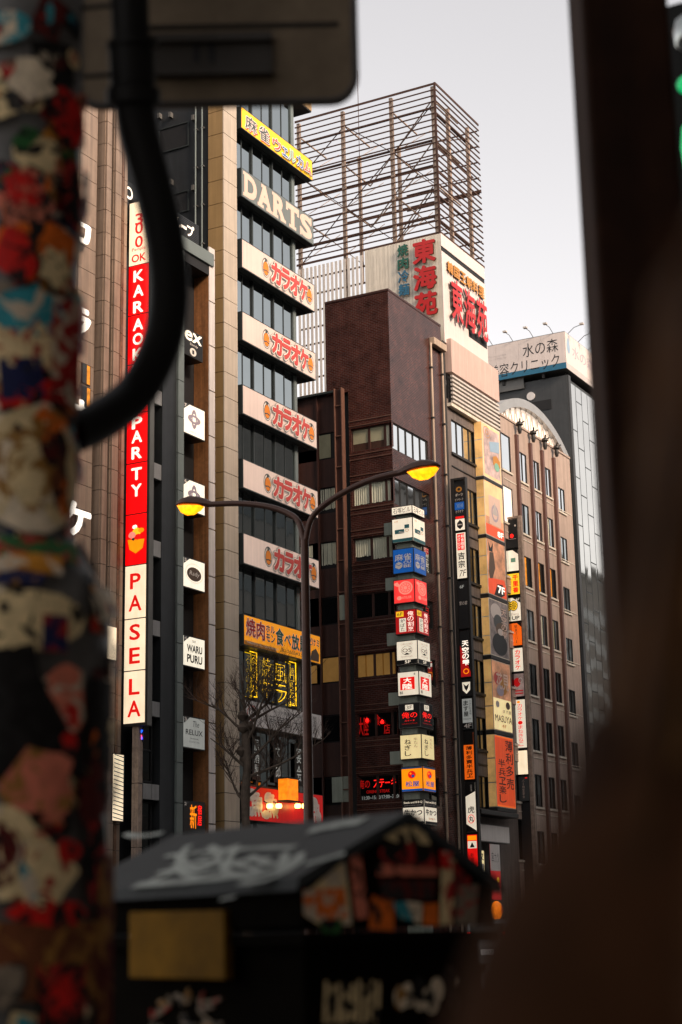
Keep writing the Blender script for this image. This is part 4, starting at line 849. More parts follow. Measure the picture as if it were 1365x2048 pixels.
for i in range(3):
    for j in range(3):
        b_ = MB(); b_.bar((xp[i], YT + .5, zs_[j + (i + j) % 2]), (xp[i + 1], YT + .5, zs_[j + 1 - (i + j) % 2]), .05); b_.build('brace', 'rust', SFm)
        b_ = MB(); b_.bar((xp[i], YT + .5, zs_[j]), (xp[i] + 1.0, YT + 4.1, zs_[j + 1]), .04); b_.build('brace', 'rust_light', SFm)
        if j < 2: b_ = MB(); b_.bar((xp[i], YT + 4.1, zs_[j + 1 - i % 2]), (xp[i + 1], YT + 4.1, zs_[j + i % 2]), .06); b_.build('brace', 'rust_light', SFm)
for j in range(3):
    b_ = MB(); b_.bar((FX - .4, YT + .4, zs_[j]), (FX - .4, yf1 - .4, zs_[j + 1]), .06); b_.build('brace', 'rust', SFm)
    b_ = MB(); b_.bar((FX - .6, YT + .5, zs_[j + 1]), (xp[1], YT + 4.1, zs_[j]), .06); b_.build('brace', 'rust_light', SFm)
for k in range(3):
    z = zs_[k + 1]
    for x in xp: b_ = MB(); b_.bar((x, YT + .4, z), (x, YT + 4.1, z), .08); b_.build('beam', 'rust_light', SFm)
ap = onY(720, 340, YT + 1.5)
t = thing('lightning_rod', 'thin tall lightning rod rising above the steel frame', 'rod', (ap.x, ap.y, fb))
MB().tube([(ap.x, ap.y, fb - .3), (ap.x, ap.y, onY(718, 140, YT + 1.5).z)], .022, 6).build('rod', 'rust', t); MB().lathe((ap.x, ap.y, fb - .3), [(.12, 0), (.12, .1), (.03, .3)], 10).build('base', 'rust', t)

# ---------------- projecting sign column between the windows
BX = FX + .55
col = [(842, 949, 963, 1001, 'lit_peach', 'a'), (957, 1066, 968, 1006, 'lit_peach', 'b'), (1075, 1186, 976, 1011, 'lit_art_c', 'c'), (1195, 1308, 979, 1016, 'lit_art_b', 'd'), (1318, 1458, 984, 1020, 'lit_art_c', 'e'), (1468, 1613, 990, 1021, 'lit_orange2', 'f')]
cl = ['faded poster box with a wheel drawing and pastel shapes', 'peach gradient box marked 8F with a pale framed emblem', 'tan box with black ink figures marked 7F', 'dark grey pink box with a stormy painting', 'ochre box with faded flowers and masuya lettering', 'orange banner box with black brush characters']
yb0, yb1 = onX(963, 842, BX).y, onX(1001, 900, BX).y
for i, (tp, bt, l, rr, m, c) in enumerate(col):
    z1 = onX(l, tp, BX).z; z0 = onX(l, bt, BX).z; rect = (yb0 + .0, yb1, z0, z1)
    it = {'a': [('r', .05, .95, .05, .95, 'lit_art_a'), ('o', .25, .86, .2, .11, 'ink_gold', .1), ('o', .25, .86, .1, .05, 'ink_gold', .3), ('p', [(.35, .7), (.95, .8), (.95, .58), (.4, .52)], 'ink_sky'), ('p', [(.55, .45), (.75, .5), (.95, .42), (.95, .3), (.55, .3)], 'ink_gold'), ('d', .75, .28, .14, .08, 'ink_mint'), ('t', 'カラオケ', .1, .5, .4, .46, 'ink_faint', dict(bold=0))],
          'b': [('r', 0, 1, 0, .2, 'lit_vermilion'), ('r', 0, 1, .2, .34, 'lit_art_c'), ('r', .2, .86, .22, .76, 'ink_pink'), ('o', .53, .45, .2, .16, 'ink_lilac', .3), ('p', [(.38, .42), (.53, .66), (.68, .42)], 'ink_faint'), ('t', '8F', .62, .96, .03, .14, 'lit_letter', dict(bold=.02))],
          'c': [('p', [(.08, .95), (.2, .84), (.34, .96), (.3, .78), (.1, .78)], 'ink_black'), ('p', [(.05, .4), (.12, .76), (.34, .78), (.42, .5), (.3, .36), (.2, .2), (.1, .26)], 'ink_brown'), ('p', [(.0, .0), (.0, .26), (.3, .3), (.9, .34), (1, .2), (1, 0)], 'lit_vermilion'), ('p', [(.3, 0), (.5, .22), (.8, .24), (.9, .06), (.7, 0)], 'ink_black'), ('t', '7F', .5, .9, .06, .2, 'lit_letter', dict(bold=.03))],
          'd': [('r', .04, .96, .03, .97, 'lit_art_b'), ('d', .35, .8, .3, .15, 'ink_faint'), ('d', .45, .62, .25, .14, 'ink_grey'), ('d', .6, .5, .3, .12, 'ink_brown'), ('d', .5, .22, .42, .2, 'ink_black'), ('d', .55, .45, .16, .06, 'ink_faint'), ('t', '天空の雫', .62, .92, .35, .9, 'ink_pink', dict(bold=0, vertical=True))],
          'e': [('r', 0, 1, 0, .46, 'lit_buff'), ('d', .3, .75, .22, .1, 'ink_rose'), ('d', .6, .65, .2, .12, 'ink_gold'), ('d', .4, .58, .2, .08, 'ink_lilac'), ('t', '花見', .2, .9, .6, .85, 'ink_pink', dict(bold=.02)), ('t', 'MASUYA', .05, .98, .12, .22, 'ink_brown', dict(bold=.01)), ('t', 'ます屋', .5, .95, .26, .31, 'ink_brown', dict(bold=0)), ('d', .78, .38, .12, .055, 'ink_brown'), ('d', .2, .37, .1, .05, 'ink_faint'), ('t', '4F', .4, .65, .04, .09, 'ink_gold', dict(bold=0))],
          'f': [('r', .0, .98, .02, .98, 'lit_vermilion'), ('t', '薄利多売', .55, .95, .25, .97, 'ink_black', dict(bold=.01, vertical=True)), ('t', '半兵ヱ楽し', .12, .5, .05, .68, 'ink_black', dict(bold=.01, vertical=True))]}[c]
    t = thing('sign_cabinet', cl[i], 'sign', (FX + .3, (yb0 + yb1) / 2, z0), 'cream sided sign boxes stacked up the grey front')
    MB().box(FX + .02, BX, yb0, yb1, z0, z1).build('casing', 'tokai_beige' if i < 4 else 'cream_panel', t)
    for k in range(3): zz = z0 + (z1 - z0) * (k + .02) / 3; MB().box(FX + .04, BX - .02, yb0 - .012, yb0 - .001, zz + .02, z0 + (z1 - z0) * (k + .98) / 3).build('side_panel', 'lit_amberwall', t)
    MB().box(FX + .0, BX + .03, yb0 - .03, yb1 + .03, z0 - .22, z0 - .005).build('ledge', 'casing_dark', t)
    q = (yb0 + .06, yb1 - .06, z0 + .06, z1 - .06); fbox(g := MB(), 'X', BX, *q, -.008, .02); g.build('panel', m, t); decorate(t, 'X', BX, q, it)

# ---------------- dark blade column (faces back along the street)
def blade_set(Yp, post, entries, group, pname, plabel, dl, dr):
    xs_ = [onY(e[1], (e[2] + e[4]) / 2, Yp).x for e in entries]; xe = [onY(e[3], (e[2] + e[4]) / 2, Yp).x for e in entries]
    a0, a1 = min(xs_), max(xe); zt_ = onY(entries[0][1], entries[0][2], Yp).z; a0 = sum(xs_) / len(xs_); a1 = sum(xe) / len(xe)
    p = thing(pname, plabel, 'post', ((a0 + a1) / 2, Yp + .25, 0))
    MB().box(a0 - dl, a0 - .02, Yp + .0, Yp + .3, 0, zt_ + .3).build('post_side', post, p); MB().box(a1 + .02, a1 + dr, Yp + .0, Yp + .3, 0, zt_ + .3).build('post_side', post, p)
    MB().box(a0 - .02, a1 + .02, Yp + .12, Yp + .28, 0, zt_ + .25).build('post_back', 'black_gap', p); MB().box(a0 - dl, a1 + dr, Yp + .02, Yp + .3, zt_ + .3, zt_ + .42).build('cap', post, p)
    for lab, l, tp, rr, bt, panel, it in entries:
        z1 = onY((l + rr) / 2, tp, Yp).z; z0 = onY((l + rr) / 2, bt, Yp).z
        sign('blade_sign', lab, 'Y', Yp, (a0, a1, z0 + .02, z1 - .02), panel, 'casing_dark', .11, .02, it, group)
V_ = dict(vertical=True, bold=0.0); VB = dict(vertical=True, bold=.025)
blade_set(90.3, 'casing_dark', [
    ('black sign with an orange burst, darts lettering and a hexagon', 909, 970, 931, 1062, 'black_gap', [('o', .5, .92, .32, .06, 'ink_gold', .5), ('t', 'ダーツ', .1, .9, .76, .83, 'ink_white', dict(bold=.02)), ('t', 'ビリヤード', .08, .92, .66, .72, 'ink_white', dict(bold=.0)), ('r', 0, 1, .46, .63, 'lit_blue'), ('t', ')))))', .2, .9, .5, .6, 'ink_sky', dict(bold=.02)), ('t', 'カラオケ', .08, .92, .39, .45, 'ink_white', dict(bold=0)), ('r', .05, .95, .26, .31, 'lit_tred'), ('r', 0, 1, 0, .25, 'lit_offw'), ('p', [(.2, .16), (.5, .23), (.8, .16), (.8, .08), (.5, .02), (.2, .08)], 'ink_black'), ('r', .3, .7, .11, .135, 'ink_white')]),
    ('white sign with a red header and brush characters marked 7F', 913, 1064, 934, 1158, 'lit_offw', [('r', .12, .88, .62, .98, 'lit_tred'), ('t', '和食個室', .5, .84, .64, .96, 'lit_letter', V_), ('t', 'ダイニング', .16, .46, .64, .96, 'lit_letter', V_), ('t', '吉宗', .16, .86, .22, .58, 'ink_black', dict(vertical=True, bold=.02)), ('t', '7F', .2, .85, .04, .18, 'ink_black', dict(bold=-.005, italic=.2))]),
    ('plain black sign marked 6F with small white script', 917, 1162, 937, 1258, 'black_gap', [('t', '6F', .2, .65, .86, .93, 'lit_dim', dict(bold=.02)), ('t', '雪の宴', .08, .92, .50, .58, 'ink_white', dict(bold=0, italic=.1))]),
    ('black sign with outlined white characters over red circles', 921, 1261, 942, 1355, 'black_gap', [('p', [(0, 0), (0, .7), (.4, .5), (1, .1), (1, 0)], 'lit_maroon'), ('t', '天空の雫', .2, .9, .24, .80, 'lit_letter', dict(vertical=True, bold=.03)), ('o', .55, .12, .3, .06, 'lit_orange', .3)]),
    ('black sign with a white bull head emblem', 923, 1358, 943, 1393, 'black_gap', [('p', [(.08, .85), (.92, .85), (.88, .35), (.5, .12), (.12, .35)], 'lit_offw'), ('p', [(.2, .75), (.5, .6), (.8, .75), (.66, .45), (.5, .3), (.34, .45)], 'ink_black')]),
    ('white sign with black masuya characters marked 4F', 925, 1396, 944, 1459, 'lit_dim', [('t', 'ます屋', .12, .62, .4, .95, 'ink_black', dict(vertical=True, bold=.02)), ('t', 'やきとり酒場', .7, .92, .45, .95, 'ink_grey', V_), ('t', 'MASUYA', .1, .9, .30, .35, 'ink_black', dict(bold=0)), ('r', 0, 1, 0, .2, 'ink_black'), ('t', '4F', .12, .88, .03, .17, 'ink_white', dict(bold=.02))]),
    ('vermilion sign with a dark top and black brush characters', 929, 1463, 949, 1560, 'lit_orange2', [('r', 0, 1, .73, 1, 'ink_black'), ('t', '薄利多賣半兵ヱ', .2, .85, .03, .71, 'ink_black', dict(vertical=True, bold=.02))]),
    ('black and white slanted sign with brush characters and red ring', 932, 1564, 954, 1665, 'lit_offw', [('p', [(0, 1), (1, 1), (1, .82), (0, .72)], 'ink_black'), ('p', [(0, 0), (1, 0), (1, .02), (0, .16)], 'ink_black'), ('t', '個室居酒屋', .5, .7, .82, .96, 'ink_white', V_), ('t', '虎', .18, .86, .38, .52, 'ink_black', dict(bold=.01)), ('o', .5, .26, .34, .09, 'lit_tred', .14), ('t', '丸', .26, .76, .20, .32, 'ink_black', dict(bold=.02))]),
    ('orange and red sign with a small triangular emblem', 935, 1668, 955, 1762, 'lit_tred', [('r', .05, .95, .88, .98, 'lit_orange'), ('r', .05, .95, .70, .86, 'lit_offw'), ('p', [(.25, .72), (.5, .84), (.75, .72)], 'ink_black'), ('t', '新宿本店', .3, .62, .22, .6, 'ink_black', V_), ('r', .4, 1, 0, .1, 'lit_offw'), ('t', 'F', .6, .85, .01, .09, 'ink_black', dict(bold=.03))]),
], 'blade signs on the dark post by the drain pipes', 'blade_sign_post', 'dark post of stacked blade signs beside the brick drain pipes', .22, .1)
YC = onX(1018, 1000, FX).y - .3
blade_set(YC, 'rust_light', [
    ('black sign with a single red dot', 1013, 1047, 1036, 1097, 'black_gap', [('d', .5, .5, .16, .09, 'neon_red'), ('d', .85, .92, .08, .04, 'ink_white'), ('r', .1, .9, .36, .375, 'ink_faint')]),
    ('white house shaped sign with a mint square', 1016, 1099, 1039, 1143, 'lit_offw', [('p', [(.5, 1), (1, 1), (1, .78)], 'ink_black'), ('r', .3, .74, .42, .62, 'ink_mint')]),
    ('yellow sign with red vertical characters', 1018, 1146, 1040, 1190, 'lit_yellow', [('t', '千里香', .38, .9, .06, .96, 'lit_tred', dict(vertical=True, bold=.04)), ('t', '中国家常菜', .1, .28, .2, .8, 'ink_brown', V_)]),
    ('white sign with an orange dartboard marked 6F', 1021, 1194, 1042, 1243, 'lit_offw', [('p', [(.3, 1), (1, 1), (1, .76)], 'ink_black'), ('t', '6F', .62, .94, .86, .97, 'lit_offw', dict(bold=0)), ('d', .38, .66, .40, .23, 'ink_black'), ('d', .38, .66, .35, .2, 'lit_yellow')] + [('p', [(.38, .66), (.38 + .3 * cos(a), .66 + .17 * sin(a)), (.38 + .3 * cos(a + .3), .66 + .17 * sin(a + .3))], 'ink_black') for a in [j * pi / 5 for j in range(10)]] + [('t', 'Darts', .15, .85, .24, .34, 'ink_faint', dict(bold=0)), ('t', 'UP', .2, .9, .04, .2, 'ink_black', dict(bold=.02))]),
    ('bright orange sign with small black vertical characters', 1022, 1245, 1045, 1292, 'lit_orange2', [('p', [(.6, 1), (1, 1), (1, .8)], 'ink_black'), ('t', '駄菓子バー', .36, .64, .08, .94, 'ink_brown', V_)]),
    ('white sign with red karaoke characters, the shorter of the two', 1024, 1295, 1046, 1344, 'lit_offw', [('t', 'カラオケ', .28, .76, .06, .94, 'lit_tred', dict(vertical=True, bold=.02))]),
    ('beige sign with a dark red round emblem', 1026, 1346, 1049, 1394, 'lit_art_a', [('d', .38, .62, .3, .2, 'lit_maroon'), ('o', .7, .7, .18, .12, 'ink_white', .3), ('r', .1, .9, .22, .27, 'lit_maroon'), ('r', .1, .9, .1, .15, 'lit_maroon')]),
    ('long white sign with red karaoke characters', 1029, 1398, 1052, 1497, 'lit_offw', [('d', .42, .95, .14, .025, 'lit_orange'), ('t', 'カラオケ●まねきねこ', .3, .72, .03, .92, 'lit_tred', dict(vertical=True, bold=.0))]),
    ('blank glowing cream sign', 1032, 1500, 1055, 1550, 'lit_cream', []),
    ('dark sign with a pale vertical strip of tiny lettering', 1034, 1552, 1060, 1603, 'ink_grey', [('t', 'バー個室宴会', .42, .62, .1, .9, 'ink_pink', V_), ('r', .7, .9, .92, .96, 'lit_tred')]),
], 'blade signs on the pale post', 'pale_sign_post', 'pale metal post of stacked blade signs beside the arched building', .28, .28)
# shopfront pieces at the foot of the grey building
q = rectX(FX + .6, 957, 1646, 1021, 1682 + 22); q = (q[0], q[1], onX(957, 1682, FX + .6).z, q[3])
MB().box(FX, FX + 1.1, q[0] - .6, q[1] + .4, q[3] + .5, q[3] + .75).build('canopy', 'casing_dark', T, .02)
sign('shop_fascia', 'blank pale fascia board over the shop entrance', 'X', FX + .6, q, 'sign_white', 'casing_grey', .3, .05)
q = rectX(FX + .7, 979, 1687, 1005, 1830); q = (q[0], q[1], onX(979, 1800, FX + .7).z, q[3])
sign('shop_banner', 'tall banner, white above and red below, beside the entrance', 'X', FX + .7, q, 'lit_maroon', 'casing_dark', .06, .02, [('r', 0, 1, .52, 1, 'sign_white'), ('t', '串カツ', .15, .9, .66, .86, 'ink_black', dict(bold=-.01)), ('t', 'TOMOE', .15, .9, .14, .22, 'sign_white', dict(bold=.02)), ('d', .7, .36, .12, .05, 'lit_yellow')])
q = rectX(FX + .7, 958, 1700, 971, 1775); sign('shop_notice', 'narrow pale notice with one bold black character', 'X', FX + .7, (q[0], q[1], onX(958, 1760, FX + .7).z, q[3]), 'lit_buff', 'casing_dark', .06, .02, [('t', '又', .1, .9, .66, .9, 'ink_black', dict(bold=.04)), ('r', .1, .9, .05, .55, 'ink_faint')])
p = onX(994, 1820, FX + 1.6)
t = thing('round_lantern', 'oval orange paper lantern glowing near the pavement', 'lantern', p)
MB().lathe(p, [(.08, -.55), (.24, -.42), (.32, -.15), (.33, .1), (.26, .35), (.1, .5)], 16).build('shade', 'lantern', t); MB().lathe(p, [(.1, .5), (.1, .56)], 12).build('cap', 'casing_dark', t)
g = MB(); text_into(g, 'X', p.x + .34, '祭', p.y - .18, p.y + .18, p.z - .25, p.z + .25, bold=.02); g.build('lettering', 'ink_red', t)

# ================================================================ pinkish building with the arch
YH0, YH1 = YTe + .02, 112.1; zp = 34.85
Hh = thing('arched_building', 'pinkish stone building with dark fins and a steel arch gable', 'building', (-47, 106, 0))
MB().box(-58, FX - .3, YH0, YH1 - .02, 0, zp - .1).build('core', 'black_gap', Hh)
fins = [onX(px, py, FX).y for px, py in ((1031.5, 891), (1059, 905), (1082.5, 920), (1106, 937))]
cols_ = [(onX(1002.5, 880, FX).y, onX(1021, 890, FX).y), (onX(1036.5, 910, FX).y, onX(1053.5, 925, FX).y), (onX(1063.5, 920, FX).y, onX(1078.5, 930, FX).y), (onX(1086.5, 935, FX).y, onX(1101.5, 945, FX).y), (onX(1115, 950, FX).y, onX(1128, 960, FX).y)]
wt = onX(1038, 902, FX).z; pitch_ = (onX(1038, 902, FX).z - onX(1042.5, 1108, FX).z) / 2
holes = []; wins = []
for k in range(8):
    for j, (a, b) in enumerate(cols_):
        z1 = wt - k * pitch_ - (.9 if j == 4 else (-.6 if j == 0 else 0)); z0 = z1 - (1.75 if j == 4 else (2.5 if j == 0 else 2.05))
        if z0 > 3: holes.append((a, b, z0, z1)); wins.append((k, j))
grid_wall('X', FX, YH0, YH1, 0, zp, holes, .12).build('front_wall', 'arch_wall', Hh)
for h, (k, j) in zip(holes, wins):
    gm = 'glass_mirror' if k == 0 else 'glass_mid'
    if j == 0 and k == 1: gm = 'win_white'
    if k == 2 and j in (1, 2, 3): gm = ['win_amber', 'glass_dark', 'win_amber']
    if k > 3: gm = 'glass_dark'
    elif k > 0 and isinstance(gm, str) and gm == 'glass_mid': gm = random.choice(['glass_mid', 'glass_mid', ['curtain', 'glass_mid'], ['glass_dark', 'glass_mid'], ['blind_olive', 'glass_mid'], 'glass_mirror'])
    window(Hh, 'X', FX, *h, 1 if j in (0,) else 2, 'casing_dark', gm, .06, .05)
    MB().box(FX, FX + .08, h[0] - .12, h[1] + .12, h[2] - .14, h[2] - .02).build('window_sill', 'tokai_beige', Hh)
for k in range(9):
    z = wt - k * pitch_ - 2.55
    if z > 3:
        for a, b in zip([YH0] + fins, fins + [YH1]): MB().box(FX, FX + .03, a + .18, b - .18, z, z + .05).build('string_course', 'tokai_beige', Hh)
for fy in fins:
    f_ = MB().box(FX, FX + .2, fy - .16, fy + .16, 3, zp - .75).build('fin', 'arch_fin', Hh, .02)
    MB().lathe((FX + .35, fy, zp - .7), [(.10, 0), (.16, .25), (.13, .5), (.24, .62), (.2, .78), (.05, .85)], 10).build('finial', 'casing_dark', f_)
    for s_ in (-1, 1): MB().bar((FX + .35, fy, zp - .05), (FX + .55, fy + s_ * .35, zp + .22), .09).build('finial_horn', 'casing_dark', f_)
MB().box(FX - .5, FX + .06, YH0, YH1, zp, zp + .14).build('coping', 'arch_wall', Hh)
# arch
ac, az, ar = 105.64, 26.15, 11.15
def arcp(r_, a): return (ac + r_ * cos(a), az + r_ * sin(a))
a_end = math.asin((zp + .14 - az) / ar); N = 36
am = MB()
for i in range(N):
    t0, t1 = a_end + (pi - 2 * a_end) * i / N, a_end + (pi - 2 * a_end) * (i + 1) / N
    P4 = [arcp(ar, t0), arcp(ar, t1), arcp(ar - .6, t1), arcp(ar - .6, t0)]
    if min(p[1] for p in P4[2:]) < zp + .1: P4 = [(y, max(z, zp + .141)) for y, z in P4]
    am.prism([(FX - .08, y, z) for y, z in P4], (-.9, 0, 0))
am.build('arch_band', 'arch_grey', Hh)
zi = zp + .14; gl = [(FX - .45, *arcp(ar - .61, t)) for t in [a_end + .02 + (pi - 2 * a_end - .04) * i / 30 for i in range(31)]]; gl = [p for p in gl if p[2] > zi]
MB().add(gl, [tuple(range(len(gl)))]).build('arch_glazing', 'win_white', Hh)
yy = ac - 4.9
while yy < ac + 4.6:
    up_ = az + math.sqrt(max((ar - .6) ** 2 - (yy + .4 - ac) ** 2, 0))
    for s_ in (0, .8):
        if up_ > zi + .3: MB().bar((FX - .3, yy + s_, zi), (FX - .3, yy + .4, up_), .07).build('arch_strut', 'slat_white', Hh)
    yy += .95
# ================================================================ glass tower with white rooftop billboard
YZ = 112.55
Z = thing('glass_tower', 'dark tower with a pale mirrored curtain wall', 'building', (-50, 125, 0))
zz1 = onY(1133, 745, YZ).z - .2
MB().box(-62, FX - .25, YZ, YZ + 30, 0, zz1).build('wall', 'miz_wall', Z)
MB().box(-62, FX - .02, YZ - .04, YZ + .04, 0, zz1).build('side_cladding', 'miz_wall', Z)
y = YZ + .45; cw = 1.22; random.seed(3); ci = 0
MB().box(FX - .24, FX - .06, YZ + .4, YZ + 30, 1, zz1 - .3).build('glazing_frame', 'teal_dark', Z)
while y < YZ + 22:
    z = zz1 - .35 - (1.2 if ci % 3 == 1 else (0 if ci % 3 == 0 else 2.4)); first = True
    top = zz1 - .35
    while top > 3:
        bot = (z if first else top - 3.6); first = False
        if top - bot > .3:
            e = [random.uniform(-.007, .007) for _ in range(4)]
            MB().add([(FX - .05 + e[0], y + .05, bot + .045), (FX - .05 + e[1], y + cw - .05, bot + .045), (FX - .05 + e[2], y + cw - .05, top - .045), (FX - .05 + e[3], y + .05, top - .045)], [(0, 1, 2, 3)]).build('pane', 'glass_warm', Z)
        top = bot
    y += cw; ci += 1
MB().box(FX - .1, FX + .1, YZ, YZ + .42, 0, zz1).build('corner_strip', 'miz_wall', Z)
v = onY(1063, 793, YZ); MB().tube([(v.x, YZ - .12, v.z), (v.x, YZ - .04, v.z)], .32, 18).build('round_vent', 'sign_white', Z)
x0, x1, z0, z1 = rectY(YZ, 1060, 806, 1104, 818); MB().box(x0, x1, YZ - .08, YZ - .045, z0, z1).build('vent_grille', 'black_gap', Z)
x0, x1, z0, z1 = rectY(YZ, 990, 766, 1050, 770); MB().box(x0, x1, YZ - .2, YZ - .045, z0 - .3, z0 + .6).build('roof_plant', 'casing_grey', Z)
# billboard box
zb0, zb1 = onY(1133, 736, YZ - .5).z, onY(1129, 662, YZ - .5).z; xbb = onY(1131, 700, YZ - .5).x
MZ = thing('rooftop_billboard', 'white rooftop billboard box with black clinic lettering and a blue base band', 'billboard', (xbb - 4, YZ + 4, zb0))
MB().box(xbb - 11, xbb, YZ - .5, YZ + 24, zb0, zb1).build('box', 'casing_grey', MZ)
for k in range(6): block('billboard_panel', 'sign_pink', MZ, xbb - 11 + k * 11 / 6, xbb - 11 + (k + 1) * 11 / 6 - .01, YZ - .54, YZ - .505, zb0 + .45, zb1 - .06)
MB().box(xbb - 11, xbb + .02, YZ - .54, YZ - .505, zb0, zb0 + .44).build('base_band', 'ink_cyan', MZ)
for k in range(8): block('billboard_panel', 'sign_pink', MZ, xbb + .005, xbb + .04, YZ - .5 + k * 3, YZ - .5 + (k + 1) * 3 - .01, zb0 + .45, zb1 - .06)
MB().box(xbb + .005, xbb + .04, YZ - .5, YZ + 24, zb0, zb0 + .44).build('base_band', 'ink_faint', MZ)
g = MB()
for body, l, tp, rr, bt in (('水の森', 1046, 675, 1117, 706), ('美容クリニック', 978, 706, 1118, 744)):
    a0, a1 = onY(l, 700, YZ - .54).x, onY(rr, 700, YZ - .54).x; z1_ = onY(rr, tp, YZ - .54).z; z0_ = z1_ - (1.05 if body == '水の森' else 1.05)
    g = MB(); text_into(g, 'Y', YZ - .54, body, a0, a1, z0_, z1_, bold=-.004, d=-.01); g.build('lettering', 'ink_black', MZ)
a0, a1 = onY(976, 690, YZ - .54).x, onY(1012, 690, YZ - .54).x
for k in range(2): g = MB(); text_into(g, 'Y', YZ - .54, 'Mizunomori Beauty Clinic'[:14 + 9 * k], a0, a1, zb1 - 1.0 - k * .25, zb1 - .88 - k * .25, bold=-.01, d=-.01); g.build('lettering', 'ink_faint', MZ)
ya, yb_ = onX(1144, 690, xbb + .04).y, onX(1216, 730, xbb + .04).y
g = MB(); text_into(g, 'X', xbb + .04, '水の森美容クリ', ya, yb_ + 2.5, zb0 + 1.25, zb0 + 2.2, bold=-.004, d=-.01); g.build('lettering', 'ink_lilac', MZ)
MB().add([(xbb + .052, ya - .75 + .3 * cos(a) * (1 - .3 * sin(a)), zb0 + 1.9 + .62 * sin(a)) for a in [j * pi / 8 for j in range(16)]], [tuple(range(16))]).build('emblem', 'ink_sky', MZ)
for k in range(3): MB().box(xbb - 2 - k * 3.2, xbb - 1.8 - k * 3.2, YZ - .3, YZ - .1, zz1, zb0).build('support', 'casing_dark', MZ)
for k in range(4): MB().box(xbb - .5, xbb - .3, YZ + .5 + k * 5, YZ + .7 + k * 5, zz1, zb0).build('support', 'casing_dark', MZ)
def arm_lamp(base, tip, i):
    t = thing('billboard_spotlight', 'slim arm spotlight on the rim of the white rooftop billboard', 'spotlight', base, 'arm spotlights around the white billboard')
    MB().tube([base - Vector((0, 0, .1)), base + (tip - base) * .5 + Vector((0, 0, .12)), tip], .025, 6).build('arm', 'casing_grey', t)
    MB().box(tip.x - .14, tip.x + .14, tip.y - .14, tip.y + .14, tip.z - .02, tip.z + .09).build('head', 'slat_white', t)
for i, px in enumerate((987, 1028, 1069, 1109)):
    b = onY(px, 680, YZ - .4); b = Vector((b.x, YZ - .45, zb1)); arm_lamp(b, b + Vector((-.25, -1.0, .45)), i)
for i in range(6):
    b = Vector((xbb - .05, YZ + .1 + i * 2.1, zb1)); arm_lamp(b, b + Vector((1.25, -.1, .45)), i)

# ================================================================ double street lamp
LP = atd(613, 1300, 32); LY = LP.y; LX = LP.x
lm = thing('street_lamp', 'brown twin arm street lamp with two glowing amber heads', 'street lamp', (LX, LY, 0))
q = lambda px, py: onY(px, py, LY)
zj = q(612, 1085).z
MB().tube([(LX, LY, 0), (LX, LY, 2.2), (LX, LY, zj + .05)], [.14, .1, .078], 14).build('pole', 'lamp_brown', lm)
MB().lathe((LX, LY, 0), [(.26, 0), (.26, .05), (.15, .12), (.13, .7), (.1, .8)], 16).build('base', 'lamp_brown', lm)
MB().lathe((LX, LY, q(617, 1240).z), [(.066, 0), (.085, .02), (.085, .09), (.066, .11)], 14).build('collar', 'lamp_brown', lm)
def smooth(pts, n=8):
    P = [pts[0]] + pts + [pts[-1]]; out = []
    for i in range(1, len(P) - 2):
        for k in range(n):
            t = k / n; a, b, c, d = P[i - 1], P[i], P[i + 1], P[i + 2]
            out.append(0.5 * ((2 * b) + (c - a) * t + (2 * a - 5 * b + 4 * c - d) * t * t + (3 * b - a - 3 * c + d) * t ** 3))
    return out + [pts[-1]]
ra = smooth([Vector((LX, LY, zj - .05)), q(622, 1040), q(652, 1008), q(705, 976), q(755, 956), q(805, 944)])
la = smooth([Vector((LX, LY, zj - .05)), q(598, 1045), q(575, 1026), q(535, 1013), q(480, 1007), q(415, 1009)])
MB().tube(ra, .058, 12).build('arm', 'lamp_brown', lm); MB().tube(la, .058, 12).build('arm', 'lamp_brown', lm)
def head(p0, p1, par):
    d = (p1 - p0); Lh = d.length; d.normalize(); y = Vector((0, 1, 0)); up = d.cross(y); up = up if up.z > 0 else -up
    g = MB(); V = []; n = 16; st = 9; F = []
    prof = [(0, .03, .03, 0), (.12, .055, .05, .0), (.28, .11, .085, .01), (.45, .15, .11, .02), (.65, .165, .115, .025), (.85, .13, .085, .015), (.96, .07, .045, .0), (1.0, .02, .015, -.01)]
    for f_, w, h, o in prof:
        for j in range(n):
            a = 2 * pi * j / n; hh = sin(a) * 1.35 * (h if sin(a) > 0 else h * .35); V.append(p0 + d * (Lh * f_) + y * (w * cos(a)) + up * (hh + o))
    for i in range(len(prof) - 1):
        for j in range(n): a = i * n + j; b = i * n + (j + 1) % n; F.append((a, b, b + n, a + n))
    g.add(V, F); g.sm = True; hd = g.build('lamp_head', 'lamp_brown', par)
    g = MB(); V = []; F = []
    pr = [(.34, .09, .0), (.42, .125, .06), (.55, .14, .10), (.7, .14, .105), (.84, .115, .075), (.94, .07, .0)]
    for f_, w, h in pr:
        for j in range(n):
            a = pi + pi * j / (n - 1); V.append(p0 + d * (Lh * f_) + y * (w * cos(a)) + up * (h * 1.75 * sin(a) - .03))
    for i in range(len(pr) - 1):
        for j in range(n - 1): a = i * n + j; F.append((a, a + 1, a + n + 1, a + n))
    g.add(V, F); g.sm = True; gl_ = g.build('lamp_glass', 'lamp_amber', hd)
    c = p0 + d * (Lh * .62) - up * .06
    MB().tube([c - d * .1, c + d * .1], .03, 8).build('bulb', 'lamp_hot', hd)
head(q(786, 950), q(881, 931), lm); head(q(432, 1009), q(353, 1010), lm)

